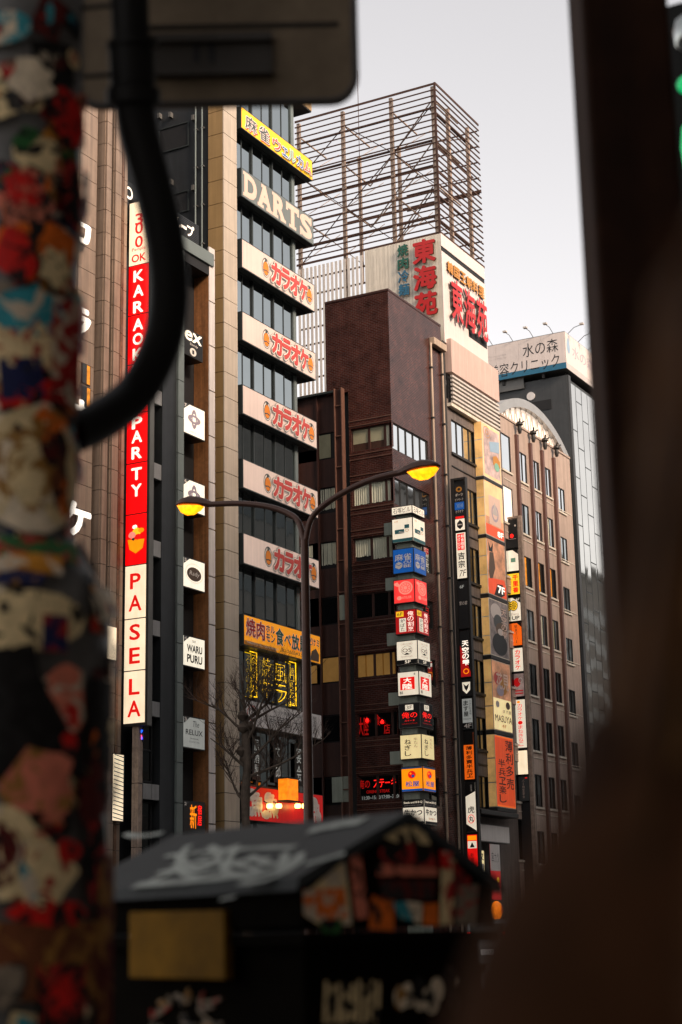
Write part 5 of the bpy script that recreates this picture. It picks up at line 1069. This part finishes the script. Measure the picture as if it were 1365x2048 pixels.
# ================================================================ bare street tree
random.seed(21)
tp = atd(492, 1500, 66); TX, TY = tp.x, tp.y
tr = thing('bare_tree', 'bare pollarded street tree with knobbly limbs and thin twigs', 'tree', (TX, TY, 0))
zk = atd(492, 1440, 66).z
trunk = MB().tube([(TX, TY, 0), (TX + .05, TY, 2), (TX + .12, TY, 4), (TX - .06, TY + .05, 6), (TX - .02, TY, 7), (TX + .08, TY, 8), (TX, TY, zk - .8), (TX, TY, zk)], [.24, .21, .19, .165, .19, .145, .18, .12], 10); trunk.build('trunk', 'bark', tr)
br = MB(); tw_ = MB()
def grow(p, d, L_, r_, lev):
    pts = [p]; rr = [r_]; n = 4
    for i in range(n):
        d = (d + Vector((random.uniform(-.28, .28), random.uniform(-.28, .28), random.uniform(-.05, .22)))).normalized(); p = p + d * L_ / n; pts.append(p.copy()); rr.append(r_ * (1 - .7 * (i + 1) / n))
    (br if lev < 2 else tw_).tube(pts, rr, 6 if lev < 2 else 4, False)
    if lev >= 4: return
    for k in range((6, 5, 4, 2)[lev]):
        f_ = random.uniform(.3, 1); b = pts[min(int(f_ * n), n)]
        sd_ = Vector((random.uniform(-1, 1), random.uniform(-1, 1), random.uniform(-.1, 1.0))).normalized()
        grow(b, (d * .75 + sd_).normalized(), L_ * random.uniform(.5, .75), r_ * .42, lev + 1)
RT = Vector((cos(YAW), sin(YAW), 0))
for s_, zz, L_ in ((-1, zk - .4, 1.8), (1, zk - .2, 2.3), (1, zk - 1.6, 2.5), (-1, zk - 1.8, 1.9), (.3, zk, 2.4), (1.2, zk - 3.0, 2.3), (-.8, zk - 3.2, 1.9), (.8, zk - .9, 2.6), (1.4, zk - 2.2, 2.8), (-.3, zk, 2.0)):
    grow(Vector((TX, TY, zz)), (RT * s_ * 1.0 + Vector((random.uniform(-.2, .2), random.uniform(-.4, .4), .62))).normalized(), L_, .07, 0)
br.build('limbs', 'bark', tr); t = tw_.build('twigs', 'twig', tr); t['kind'] = 'stuff'
for k in range(5):
    p = Vector((TX, TY, zk)) + Vector((random.uniform(-.15, .15), random.uniform(-.15, .15), random.uniform(-1.6, .2)))
    MB().lathe(p, [(.05, -.2), (.2, -.08), (.23, .03), (.15, .16), (.04, .22)], 9).build('knot', 'bark', tr)

# ================================================================ van down the street
p = atd(1006, 1850, 62); vx, vy = p.x, p.y
vn = thing('silver_van', 'silver van with a glowing red tail light far down the road', 'van', (vx, vy + 2, 0))
prof = [(0, .35), (0, 1.15), (.12, 1.95), (3.1, 2.0), (3.8, 1.25), (4.5, 1.1), (4.6, .4)]
MB().prism([(vx - 1.5, vy + a, z) for a, z in prof], (1.7, 0, 0)).build('body', 'van_paint', vn, .06)
MB().box(vx - 1.3, vx, vy - .02, vy + .02, 1.25, 1.8).build('rear_window', 'glass_dark', vn)
for a in (-1.42, .0): MB().box(vx + a, vx + a + .12, vy - .03, vy + .05, 1.35, 1.5).build('tail_light', 'tail_red', vn)
MB().box(vx - .9, vx - .4, vy - .04, vy, .7, .9).build('number_plate', 'sign_white', vn)
for a in (.9, 3.7):
    for xx in (-1.5, .02):
        w = MB().tube([(vx + xx, vy + a, .34), (vx + xx + .2, vy + a, .34)], .34, 16).build('wheel', 'rubber', vn)

# ================================================================ foreground: sticker covered pole
random.seed(5)
PC = atd(22, 1000, 4.0); pc = Vector((PC.x, PC.y, 0)); r1 = .147; r2 = .238
zsh0, zsh1 = atd(200, 1270, 4.0).z, atd(150, 1085, 4.0).z
prof = [(r2, 0), (r2, zsh0), (r2 * .97, zsh0 + .05), (r2 * .88, zsh0 + .11), (r1 * 1.12, zsh1 - .03), (r1, zsh1 + .01), (r1, 5.0)]
SP = thing('sticker_covered_pole', 'thick street pole with a wider base, plastered with torn stickers', 'pole', pc)
MB().lathe(pc, prof, 40).build('shaft', 'pole_grey', SP)
def prad(z):
    for (ra_, za), (rb_, zb2) in zip(prof, prof[1:]):
        if za <= z <= zb2: return ra_ + (rb_ - ra_) * ((z - za) / max(zb2 - za, 1e-6))
    return r1
SC_ = {}
for k, c in dict(red=(176, 26, 22), red2=(136, 22, 20), cream=(206, 182, 148), white=(196, 188, 174), orange=(196, 98, 28), teal=(44, 128, 148), navy=(24, 30, 72), black=(14, 12, 11), green=(34, 84, 44), brown=(92, 54, 32), pinkish=(186, 112, 96), grey=(110, 104, 96), ochre=(170, 120, 40), maroon=(74, 20, 18)).items():
    m_ = mat('sticker_' + k, (min(S(*c)[0] * 1.35, .72), min(S(*c)[1] * 1.15, .6), min(S(*c)[2] * .95, .48)), .6, spec=.2, var=.25, scale=30); SC_[k] = 'sticker_' + k  # every sticker colour brightened and warmed, standing in for warm street light
    n = m_.node_tree; bs = n.nodes['Principled BSDF']; src = bs.inputs['Base Color'].links[0].from_socket
    oi = n.nodes.new('ShaderNodeObjectInfo'); ge = n.nodes.new('ShaderNodeNewGeometry'); ad = n.nodes.new('ShaderNodeVectorMath'); n.links.new(ge.outputs['Position'], ad.inputs[0]); n.links.new(oi.outputs['Random'], ad.inputs[1])
    ns = n.nodes.new('ShaderNodeTexNoise'); ns.inputs['Scale'].default_value = 17; ns.inputs['Detail'].default_value = 4; ns.inputs['Distortion'].default_value = 1.2; n.links.new(ad.outputs[0], ns.inputs['Vector'])
    rp = n.nodes.new('ShaderNodeValToRGB'); rp.color_ramp.elements[0].position = .53; rp.color_ramp.elements[1].position = .57; n.links.new(ns.outputs['Fac'], rp.inputs[0])
    cr_ = n.nodes.new('ShaderNodeValToRGB'); cr_.color_ramp.interpolation = 'CONSTANT'; E_ = cr_.color_ramp.elements; E_[0].color = (.012, .010, .009, 1); E_[1].position = .45; E_[1].color = (.58, .46, .33, 1)
    for p_, c_ in ((.65, (.35, .02, .015, 1)), (.8, (.02, .018, .016, 1)), (.92, (.32, .15, .03, 1))): E_.new(p_).color = c_
    n.links.new(oi.outputs['Random'], cr_.inputs[0])
    mx = n.nodes.new('ShaderNodeMixRGB'); n.links.new(rp.outputs[0], mx.inputs[0]); n.links.new(src, mx.inputs[1]); n.links.new(cr_.outputs[0], mx.inputs[2]); n.links.new(mx.outputs[0], bs.inputs['Base Color'])
view = Vector((-pc.x, -pc.y, 0)).normalized(); va = math.atan2(view.y, view.x)
def patch(ang, zc, hw, hh, shape, m, lift, par=None, name='sticker', rot=0.0):
    """a sticker wrapped on the pole: ang = angle round the pole from the camera side"""
    n = 14; pts = []
    if shape == 'rect': base = [(-1, -1), (-.33, -1), (.33, -1), (1, -1), (1, -.33), (1, .33), (1, 1), (.33, 1), (-.33, 1), (-1, 1), (-1, .33), (-1, -.33)]
    elif shape == 'disc': base = [(cos(2 * pi * j / n), sin(2 * pi * j / n)) for j in range(n)]
    else:
        base = [(cos(2 * pi * j / n) * random.uniform(.55, 1.05), sin(2 * pi * j / n) * random.uniform(.55, 1.05)) for j in range(n)]
    cr, sr = cos(rot), sin(rot)
    P = [(0, 0)] + [(a * hw * cr - b * hh * sr, a * hw * sr + b * hh * cr) for a, b in base] + [((a * hw * cr - b * hh * sr) * .5, (a * hw * sr + b * hh * cr) * .5) for a, b in base]
    k = len(base); V = []
    for a, b in P:
        z = zc + b; r_ = prad(z) + lift; th = va + ang + a / r_; V.append((pc.x + r_ * cos(th), pc.y + r_ * sin(th), z))
    F = [(0, 1 + k + i, 1 + k + (i + 1) % k) for i in range(k)] + [(1 + k + i, 1 + i, 1 + (i + 1) % k, 1 + k + (i + 1) % k) for i in range(k)]
    g = MB().add(V, F); g.sm = True; return g.build(name, m, par or SP)
def at_pole(px, py):
    p = atd(px, py, 3.85); z = p.z; r_ = prad(z); off = (px - 22) / FP * 3.9; a = math.asin(max(-.99, min(.99, off / r_))); return a, z
pal = list(SC_.values()); lift = .001
for k in range(225):
    z = random.uniform(.75, 3.95); a = random.uniform(-1.7, 1.7); lift += .00006
    hw, hh = random.uniform(.022, .075), random.uniform(.02, .065); c = random.choices(pal, weights=[7, 5, 9, 7, 5, 3, 3, 12, 2, 7, 5, 4, 3, 6])[0]
    s_ = patch(a, z, hw, hh, random.choice(['rect', 'rect', 'disc', 'torn', 'torn']), c, lift, rot=random.uniform(-.5, .5))
    lift += .00003
    for _ in range(2): patch(a + random.uniform(-.12, .12), z + random.uniform(-.01, .01), hw * random.uniform(.3, .6), hh * random.uniform(.3, .6), random.choice(['rect', 'disc', 'torn']), random.choice(pal), lift, s_, 'print', random.uniform(-.6, .6))
for px, py, hw, hh, sh, c, rot in ((105, 110, .065, .10, 'torn', 'red', .2), (40, 50, .07, .07, 'torn', 'white', 0), (50, 225, .08, .07, 'torn', 'cream', .3), (30, 190, .04, .03, 'torn', 'green', .4), (30, 330, .09, .09, 'torn', 'pinkish', .2), (25, 310, .05, .07, 'torn', 'red', .6), (120, 300, .06, .10, 'torn', 'black', .1), (60, 420, .10, .05, 'rect', 'orange', -.2), (20, 470, .06, .08, 'torn', 'red', .3), (90, 480, .05, .07, 'torn', 'cream', 0), (45, 590, .09, .06, 'disc', 'teal', 0), (40, 660, .08, .06, 'rect', 'cream', 0),
                                    (115, 660, .05, .13, 'rect', 'red2', 0), (35, 740, .05, .05, 'rect', 'navy', .1), (60, 770, .09, .025, 'rect', 'red', .35), (60, 930, .135, .16, 'disc', 'white', 0), (60, 932, .122, .148, 'disc', 'cream', 0), (85, 830, .06, .05, 'torn', 'orange', 0), (95, 880, .05, .06, 'torn', 'maroon', .2), (105, 950, .03, .09, 'torn', 'brown', -.1), (112, 990, .02, .05, 'torn', 'orange', 0), (40, 1110, .15, .03, 'rect', 'green', 0), (40, 1145, .10, .025, 'rect', 'ochre', 0),
                                    (30, 1180, .09, .025, 'torn', 'navy', 0), (50, 1270, .15, .07, 'disc', 'cream', .1), (105, 1290, .03, .04, 'rect', 'navy', 0), (20, 1400, .08, .08, 'rect', 'black', .2), (130, 1400, .06, .10, 'torn', 'pinkish', .2), (60, 1480, .14, .10, 'rect', 'black', .05), (190, 1460, .05, .10, 'rect', 'black', 0), (135, 1450, .02, .025, 'disc', 'red', 0), (132, 1505, .022, .025, 'disc', 'red', 0), (178, 1500, .012, .03, 'disc', 'orange', 0), (210, 1470, .02, .03, 'disc', 'cream', 0),
                                    (90, 1590, .10, .09, 'torn', 'pinkish', .2), (180, 1600, .06, .09, 'torn', 'maroon', 0), (20, 1720, .09, .10, 'disc', 'cream', 0), (15, 1725, .06, .07, 'disc', 'maroon', 0), (100, 1760, .09, .10, 'torn', 'cream', .1), (135, 1715, .04, .03, 'torn', 'red', 0), (70, 1780, .02, .05, 'torn', 'teal', .4), (185, 1730, .05, .12, 'torn', 'black', 0), (110, 1830, .12, .04, 'torn', 'red', 0), (90, 1920, .16, .08, 'rect', 'brown', 0), (130, 1990, .06, .07, 'rect', 'black', 0), (132, 1995, .05, .06, 'torn', 'red', 0), (30, 1960, .06, .06, 'torn', 'grey', .3), (205, 1900, .04, .2, 'rect', 'maroon', 0)):
    a, z = at_pole(px, py); lift += .00008; patch(a, z, hw, hh, sh, SC_[c], lift, rot=rot)
a, z = at_pole(160, 1190)

# ---------------- black bent pipe bracket from the pole to the road sign
BP = thing('bent_pipe_bracket', 'black bent pipe bracket with a collar joining pole and road sign', 'bracket', atd(262, 830, 4.3))
w = lambda px, py, d=4.3: atd(px, py, d)
MB().tube(smooth([w(140, 868, 4.1), w(205, 838, 4.2), w(272, 785), w(322, 690), w(338, 590), w(328, 470), w(300, 350), w(276, 260), w(268, 190)], 6), .052, 16).build('bend', 'fore_black', BP)
MB().tube([w(266, 215), w(258, -60)], .048, 16).build('upright', 'fore_black', BP)
MB().tube([w(268, 212), w(267, 180)], .069, 18).build('collar', 'fore_black', BP); MB().tube([w(266, 175), w(263, 85)], .058, 18).build('sleeve', 'fore_black', BP)
MB().tube([w(267, 96), w(266, 84)], .066, 18).build('collar', 'fore_black', BP)
for yy in (150, 12): MB().tube([w(160, yy + 4, 4.3), w(250, yy - 3, 4.3)], .006, 6).build('strap', 'fore_black', BP)
# ---------------- back of the road sign
hz = Vector((cos(YAW), sin(YAW), 0)); nb = Vector((sin(YAW), -cos(YAW), 0))     # across / towards the camera
c0 = atd(440, 100, 5.0)
def sg(px, py, lift=0.0): return onplane(px, py, c0 + nb * lift, nb) 
a = sg(150, 214); b = sg(715, 205); R_ = .075
u0 = (a - c0).dot(hz); u1 = (b - c0).dot(hz); v0 = b.z; v1 = v0 + .62
def rr_pts(u0, u1, v0, v1, R_):
    out = []
    for cu, cv, s in ((u1 - R_, v0 + R_, -pi / 2), (u1 - R_, v1 - R_, 0), (u0 + R_, v1 - R_, pi / 2), (u0 + R_, v0 + R_, pi)):
        out += [(cu + R_ * cos(s + pi / 2 * j / 6), cv + R_ * sin(s + pi / 2 * j / 6)) for j in range(7)]
    return out
W3 = lambda u, v, d=0: Vector((c0.x, c0.y, 0)) + hz * u + Vector((0, 0, v)) + nb * d
RS = thing('road_sign_back', 'brown grey back of a rounded road sign with slotted mounting rails', 'road sign', W3((u0 + u1) / 2, v0))
MB().prism([W3(u, v) for u, v in rr_pts(u0, u1, v0, v1, R_)], -nb * .025).build('plate', 'sign_back', RS, .006)
rim = rr_pts(u0 + .004, u1 - .004, v0 + .004, v1 - .004, R_); MB().tube([W3(u, v, .004) for u, v in rim + rim[:1]], .011, 8, False).build('rim', 'sign_back_dark', RS)
def ru(px): return (sg(px, 110) - c0).dot(hz)
def rv(py): return sg(430, py).z
g = MB(); rl, rr_ = ru(300), ru(546)
for v in (rv(150), rv(83)):
    for d0 in (0,): g.add([W3(rl, v - .012, .03), W3(rr_, v - .012, .03), W3(rr_, v + .012, .03), W3(rl, v + .012, .03), W3(rl, v - .012, 0), W3(rr_, v - .012, 0), W3(rr_, v + .012, 0), W3(rl, v + .012, 0)], [(0, 1, 2, 3), (0, 1, 5, 4), (2, 3, 7, 6), (1, 2, 6, 5), (0, 3, 7, 4)])
g.add([W3(rl, rv(145), .012), W3(rr_, rv(145), .012), W3(rr_, rv(90), .012), W3(rl, rv(90), .012)], [(0, 1, 2, 3)]); rail = g.build('mounting_rail', 'sign_back_dark', RS)
for px in (394, 424): MB().add([W3(ru(px - 6), rv(128), .015), W3(ru(px + 6), rv(128), .015), W3(ru(px + 6), rv(92), .015), W3(ru(px - 6), rv(92), .015)], [(0, 1, 2, 3)]).build('slot', 'black_gap', rail)
MB().add([W3(rl - .04, rv(60), .004), W3(u1 - .05, rv(60), .004), W3(u1 - .05, rv(52), .012), W3(rl - .04, rv(52), .012)], [(0, 1, 2, 3)]).build('stiffener', 'sign_back_dark', RS)

# ================================================================ dark pillar on the right
p0, p1 = atd(1166, 60, 5.0), atd(1342, 60, 5.0); wv = (p1 - p0); wv.z = 0; wl = wv.length; wv.normalize(); nv = Vector((wv.y, -wv.x, 0))
DP = thing('dark_steel_pillar', 'dark brown square steel pillar standing close by', 'pillar', (p0 + wv * wl / 2) * 1.0 - Vector((0, 0, p0.z)))
b0 = Vector((p0.x, p0.y, 0)); R4 = []
MB().prism([b0, b0 + wv * wl, b0 + wv * wl - nv * wl, b0 - nv * wl], (0, 0, 4.6)).build('shaft', 'pillar_brown', DP, .018)
MB().prism([b0 - wv * .06 + nv * .06, b0 + wv * (wl + .06) + nv * .06, b0 + wv * (wl + .06) - nv * (wl + .06), b0 - wv * .06 - nv * (wl + .06)], (0, 0, .03)).build('base_plate', 'pillar_brown', DP)
bp_ = atd(1214, 1037, 5.0); MB().lathe(bp_ - Vector((0, 0, .02)), [(.006, -.02), (.02, -.01), (.022, .02), (.01, .045)], 10).build('bolt', 'fore_black', DP)
# green signal beside the pillar
gp = atd(1404, 200, 6.0)
GS = thing('green_signal', 'green glowing signal lamp half hidden behind the dark pillar', 'signal', (gp.x, gp.y, 0))
MB().tube([(gp.x + .1, gp.y, 0), (gp.x + .1, gp.y, atd(1385, 500, 6).z)], .04, 10).build('mast', 'fore_black', GS)
MB().box(gp.x - .12, gp.x + .28, gp.y + .02, gp.y + .2, atd(1385, 480, 6).z, atd(1385, -40, 6).z).build('housing', 'fore_black', GS)
for py, h, m in ((310, 130, 'green_lamp'), (165, 30, 'green_lamp'), (50, 80, 'glass_mid')):
    za, zb2 = atd(1385, py + h / 2, 6).z, atd(1385, py - h / 2, 6).z; MB().tube([(gp.x - .03, gp.y - .02, za + (zb2 - za) * q_) for q_ in (0, .15, .5, .85, 1)], [.02, .042, .05, .042, .02], 12).build('lens', m, GS)

# ================================================================ gable topped cabinet with stickers and graffiti
fw_ = Vector((-sin(YAW), cos(YAW), 0)); rt_ = Vector((cos(YAW), sin(YAW), 0))
ga = (rt_ * -.67 + fw_ * .742).normalized(); gb = (rt_ * .742 + fw_ * .67).normalized()      # along the ridge (left), across the gable (right)
E0 = atd(605, 1772, 4.2); Ev = Vector((E0.x, E0.y, 0)); ze = E0.z
ng = -ga                                                        # gable end looks along -ga
pr_ = onplane(985, 1800, E0, ga); gw = (pr_ - E0).dot(gb); pa = onplane(815, 1622, E0, ga); au = (pa - E0).dot(gb); zap = pa.z
pl_ = onplane(150, 1815, E0, gb); gl_len = (pl_ - E0).dot(ga)
CB = thing('gabled_cabinet', 'black roadside cabinet with a grey gable lid, graffiti and stickers', 'cabinet', Ev + ga * gl_len / 2 + gb * gw / 2)
Q = lambda s, t, z, d=0: Ev + ga * s + gb * t + Vector((0, 0, z))
MB().prism([Q(.03, .03, 0), Q(.03, gw - .03, 0), Q(.03, gw - .03, ze - .11), Q(.03, .03, ze - .11)], ga * (gl_len - .06)).build('body', 'cabinet_body', CB, .01)
th = .03
MB().prism([Q(0, 0, ze - .10), Q(0, gw, ze - .10), Q(0, gw, ze), Q(0, au, zap - th), Q(0, 0, ze)], ga * gl_len).build('lid_end', 'cabinet_body', CB, .006)
MB().prism([Q(-.012, -.03, ze - .012), Q(-.012, -.02, ze + .022), Q(-.012, au, zap), Q(-.012, au, zap - th + .002)], ga * (gl_len + .024)).build('lid_slope', 'cabinet_roof', CB)
MB().prism([Q(-.012, gw + .03, ze - .012), Q(-.012, gw + .02, ze + .022), Q(-.012, au + .0005, zap), Q(-.012, au + .0005, zap - th + .002)], ga * (gl_len + .024)).build('lid_slope', 'cabinet_roof', CB)
MB().prism([Q(-.004, .0, ze - .14), Q(-.004, gw, ze - .14), Q(-.004, gw, ze - .112), Q(-.004, .0, ze - .112)], ga * (gl_len + .01)).build('lid_lip', 'cabinet_body', CB)
# graffiti on the near slope: brush strokes lying on the lid
sl0, sl1 = Q(0, -.02, ze + .022), Q(0, au, zap); sn = ga.cross(sl1 - sl0).normalized(); sn = sn if sn.z > 0 else -sn
def stroke(pts, wpx, lift_=.003):
    P3 = [onplane(px, py, sl0 + sn * lift_, sn) for px, py in pts]; P3 = smooth(P3, 5); g = MB(); V = []
    for i, p in enumerate(P3):
        t = (P3[min(i + 1, len(P3) - 1)] - P3[max(i - 1, 0)]).normalized(); s = sn.cross(t) * (wpx / FP * 4.6 / 2) * 1.45 * random.uniform(.75, 1.15); V += [p - s, p + s]
    g.add(V, [(2 * i, 2 * i + 1, 2 * i + 3, 2 * i + 2) for i in range(len(P3) - 1)]); g.build('graffiti', 'paint_white', CB)
random.seed(9)
for pts, wd_ in (([(300, 1762), (350, 1742), (420, 1710), (480, 1690)], 18), ([(270, 1770), (380, 1762), (470, 1752), (560, 1740), (596, 1712)], 20), ([(330, 1712), (420, 1702), (520, 1696), (590, 1694)], 14), ([(380, 1690), (360, 1715), (400, 1740), (440, 1712), (420, 1692)], 16), ([(470, 1700), (450, 1740), (500, 1752), (560, 1735), (570, 1705)], 15), ([(480, 1765), (530, 1760), (590, 1730), (600, 1706)], 16), ([(315, 1745), (430, 1728), (540, 1716)], 14),
                  ([(618, 1662), (670, 1650), (728, 1640)], 30), ([(250, 1668), (280, 1672), (325, 1666)], 14), ([(612, 1728), (650, 1718), (690, 1706)], 16), ([(440, 1800), (455, 1796), (470, 1794)], 10), ([(350, 1728), (380, 1752), (440, 1742)], 14), ([(500, 1712), (540, 1728), (585, 1722)], 14), ([(400, 1722), (460, 1726), (520, 1740)], 12)): stroke(pts, wd_, .003 + random.uniform(0, .002))
# yellow plate on the long side, pale scrawls below
def onside(px, py, l): return onplane(px, py, E0 - gb * l + gb * .03, gb)
pq = [onside(x, y, .05) for x, y in ((258, 1824), (448, 1820), (450, 1960), (258, 1956))]
MB().prism(pq, gb * .03).build('plate', 'plate_ochre', CB, .004)
for k in range(12):
    x = 285 + random.uniform(0, 150); y = 2000 + random.uniform(-10, 60); pts = smooth([onside(x + random.uniform(-22, 22), y + random.uniform(-16, 16), .005) for _ in range(4)], 4)
    MB().tube(pts, .005, 5).build('scrawl', 'sticker_grey', CB)
# stickers on the gable end
def gsticker(pts, c, l):
    MB().add([onplane(px, py, E0 - ga * l, ga) for px, py in pts], [tuple(range(len(pts)))]).build('sticker', SC_[c], CB)
gst = [([(612, 1785), (690, 1720), (705, 1850), (640, 1850), (608, 1830)], 'cream'), ([(606, 1780), (690, 1775), (695, 1835), (640, 1842), (608, 1830)], 'orange'), ([(700, 1715), (722, 1705), (738, 1835), (712, 1840)], 'pinkish'), ([(745, 1790), (790, 1800), (788, 1862), (738, 1858)], 'orange'), ([(640, 1840), (685, 1838), (680, 1868), (645, 1866)], 'green'), ([(788, 1650), (852, 1655), (862, 1690), (835, 1702), (762, 1672)], 'cream'), ([(760, 1682), (872, 1690), (872, 1740), (760, 1736)], 'black'),
       ([(754, 1728), (876, 1736), (876, 1752), (754, 1752)], 'pinkish'), ([(760, 1760), (870, 1760), (868, 1800), (764, 1800)], 'maroon'), ([(786, 1806), (812, 1802), (828, 1842), (800, 1838)], 'teal'), ([(812, 1802), (846, 1806), (842, 1850), (828, 1842)], 'white'), ([(848, 1808), (876, 1806), (878, 1852), (846, 1850)], 'orange'), ([(884, 1712), (912, 1722), (906, 1850), (880, 1850)], 'cream'), ([(905, 1720), (945, 1760), (930, 1790), (908, 1770)], 'red2'), ([(915, 1772), (958, 1768), (950, 1850), (912, 1848)], 'grey'), ([(880, 1700), (905, 1705), (902, 1740), (882, 1735)], 'red')]
for i, (pts, c) in enumerate(gst): gsticker(pts, c, .004 + i * .0006)
for k in range(9):
    x = 650 + k * 13; y = 1965 + random.uniform(-6, 10)
    MB().add([onplane(px, py, E0 - ga * -.026, ga) for px, py in ((x, y), (x + 8, y), (x + 5 + random.uniform(-3, 3), 2046), (x - 4, 2046))], [(0, 1, 2, 3)]).build('scrawl', 'sticker_cream', CB)
for k in range(10):
    x = 795 + random.uniform(0, 110); y = 1955 + random.uniform(0, 50)
    MB().add([onplane(x + 14 * cos(a_), y + 26 * sin(a_), E0 - ga * (-.026 + k * .0006), ga) for a_ in [j * pi / 5 for j in range(10)]], [tuple(range(10))]).build('scrawl', 'sticker_white' if k % 3 else 'sticker_black', CB)

# ================================================================ person close by, long brown hair
pp = atd(1900, 1500, .8); px_, py_ = pp.x, pp.y
PR = thing('person', 'person with long brown hair and dark brown coat standing very near', 'person', (px_, py_, 0))
me = bpy.data.meshes.new('body')
J = [(0, 0, .93), (0, 0, 1.12), (0, 0, 1.26), (0, -.005, 1.35), (0, .0, 1.40), (0, .01, 1.47), (0, .01, 1.55),
     (-.09, 0, .88), (-.10, .01, .48), (-.10, .0, .08), (-.10, .12, .03), (.09, 0, .88), (.10, .01, .48), (.10, .0, .08), (.10, .12, .03),
     (-.145, 0, 1.27), (-.19, -.02, 1.05), (-.19, .05, .82), (-.185, .08, .74), (.145, 0, 1.27), (.19, -.02, 1.05), (.19, .05, .82), (.185, .08, .74)]
ED = [(0, 1), (1, 2), (2, 3), (3, 4), (4, 5), (5, 6), (0, 7), (7, 8), (8, 9), (9, 10), (0, 11), (11, 12), (12, 13), (13, 14), (2, 15), (15, 16), (16, 17), (17, 18), (2, 19), (19, 20), (20, 21), (21, 22)]
RD = [.15, .125, .135, .06, .052, .085, .07, .085, .06, .042, .035, .085, .06, .042, .035, .05, .042, .036, .03, .05, .042, .036, .03]
Rz = Matrix.Rotation(YAW, 3, 'Z')
me.from_pydata([tuple(Rz @ Vector(j)) for j in J], ED, []); me.materials.append(M['cloth_dark'])
bo = link('body', me, PR); bo.modifiers.new('skin', 'SKIN'); sv = me.skin_vertices[0].data
for v, r_ in zip(sv, RD): v.radius = (r_, r_)
sv[0].use_root = True
sb = bo.modifiers.new('sub', 'SUBSURF'); sb.levels = 2; sb.render_levels = 2
ORG[bo.name] = Vector((px_, py_, 0))
co = MB(); V = []; F = []; rows_ = [(1.40, .075, .07), (1.365, .115, .085), (1.326, .145, .1), (1.27, .178, .115), (1.209, .222, .125), (1.16, .242, .135), (1.10, .252, .14), (1.02, .25, .14), (.9, .235, .15), (.7, .25, .16), (.55, .265, .17)]
for z, a_, b_ in rows_:
    for j in range(28): th = 2 * pi * j / 28; q = Rz @ Vector((a_ * cos(th) * (1 + .02 * sin(5 * th)), b_ * sin(th), z)); V.append((px_ + q.x, py_ + q.y, z))
for i in range(len(rows_) - 1):
    for j in range(28): a_ = i * 28 + j; b_ = i * 28 + (j + 1) % 28; F.append((a_, b_, b_ + 28, a_ + 28))
co.add(V, F); co.sm = True; co.build('coat', 'coat', PR)
random.seed(4); hc = Vector((px_, py_, 1.50)); hr = MB(); hg = MB(); cap = MB().lathe(hc, [(.01, -.10), (.085, -.07), (.105, 0), (.1, .06), (.07, .105), (.01, .125)], 20); cap.build('hair_cap', 'hair', PR)
for k in range(420):
    th = random.uniform(0, 2 * pi); 
    if abs((th - YAW - pi / 2 + pi) % (2 * pi) - pi) < .5: continue
    out = Vector((cos(th), sin(th), 0)); r0 = random.uniform(.05, .105); pts = []; spread = random.uniform(.5, 1.15); wob = random.uniform(-.02, .02); endz = random.uniform(1.0, 1.16)
    side_ = Vector((-out.y, out.x, 0))
    for i in range(9):
        f_ = i / 8; z = 1.58 - (1.58 - endz) * f_
        zz = 1.60 - z; rad = .06 + .06 * min(zz / .1, 1) + max(0, zz - .16) * .20 * spread
        pts.append(Vector((px_, py_, z)) + out * rad * (.8 + .25 * r0 / .1) + side_ * (wob * sin(f_ * 7) + random.uniform(-.003, .003)))
    (hg if k % 11 == 0 else hr).tube(pts, [.004, .006, .007, .007, .007, .006, .006, .005, .002], 5, False)
h = hr.build('hair', 'hair', PR); h['kind'] = 'stuff'; h = hg.build('hair_highlights', 'hair_gold', PR); h['kind'] = 'stuff'
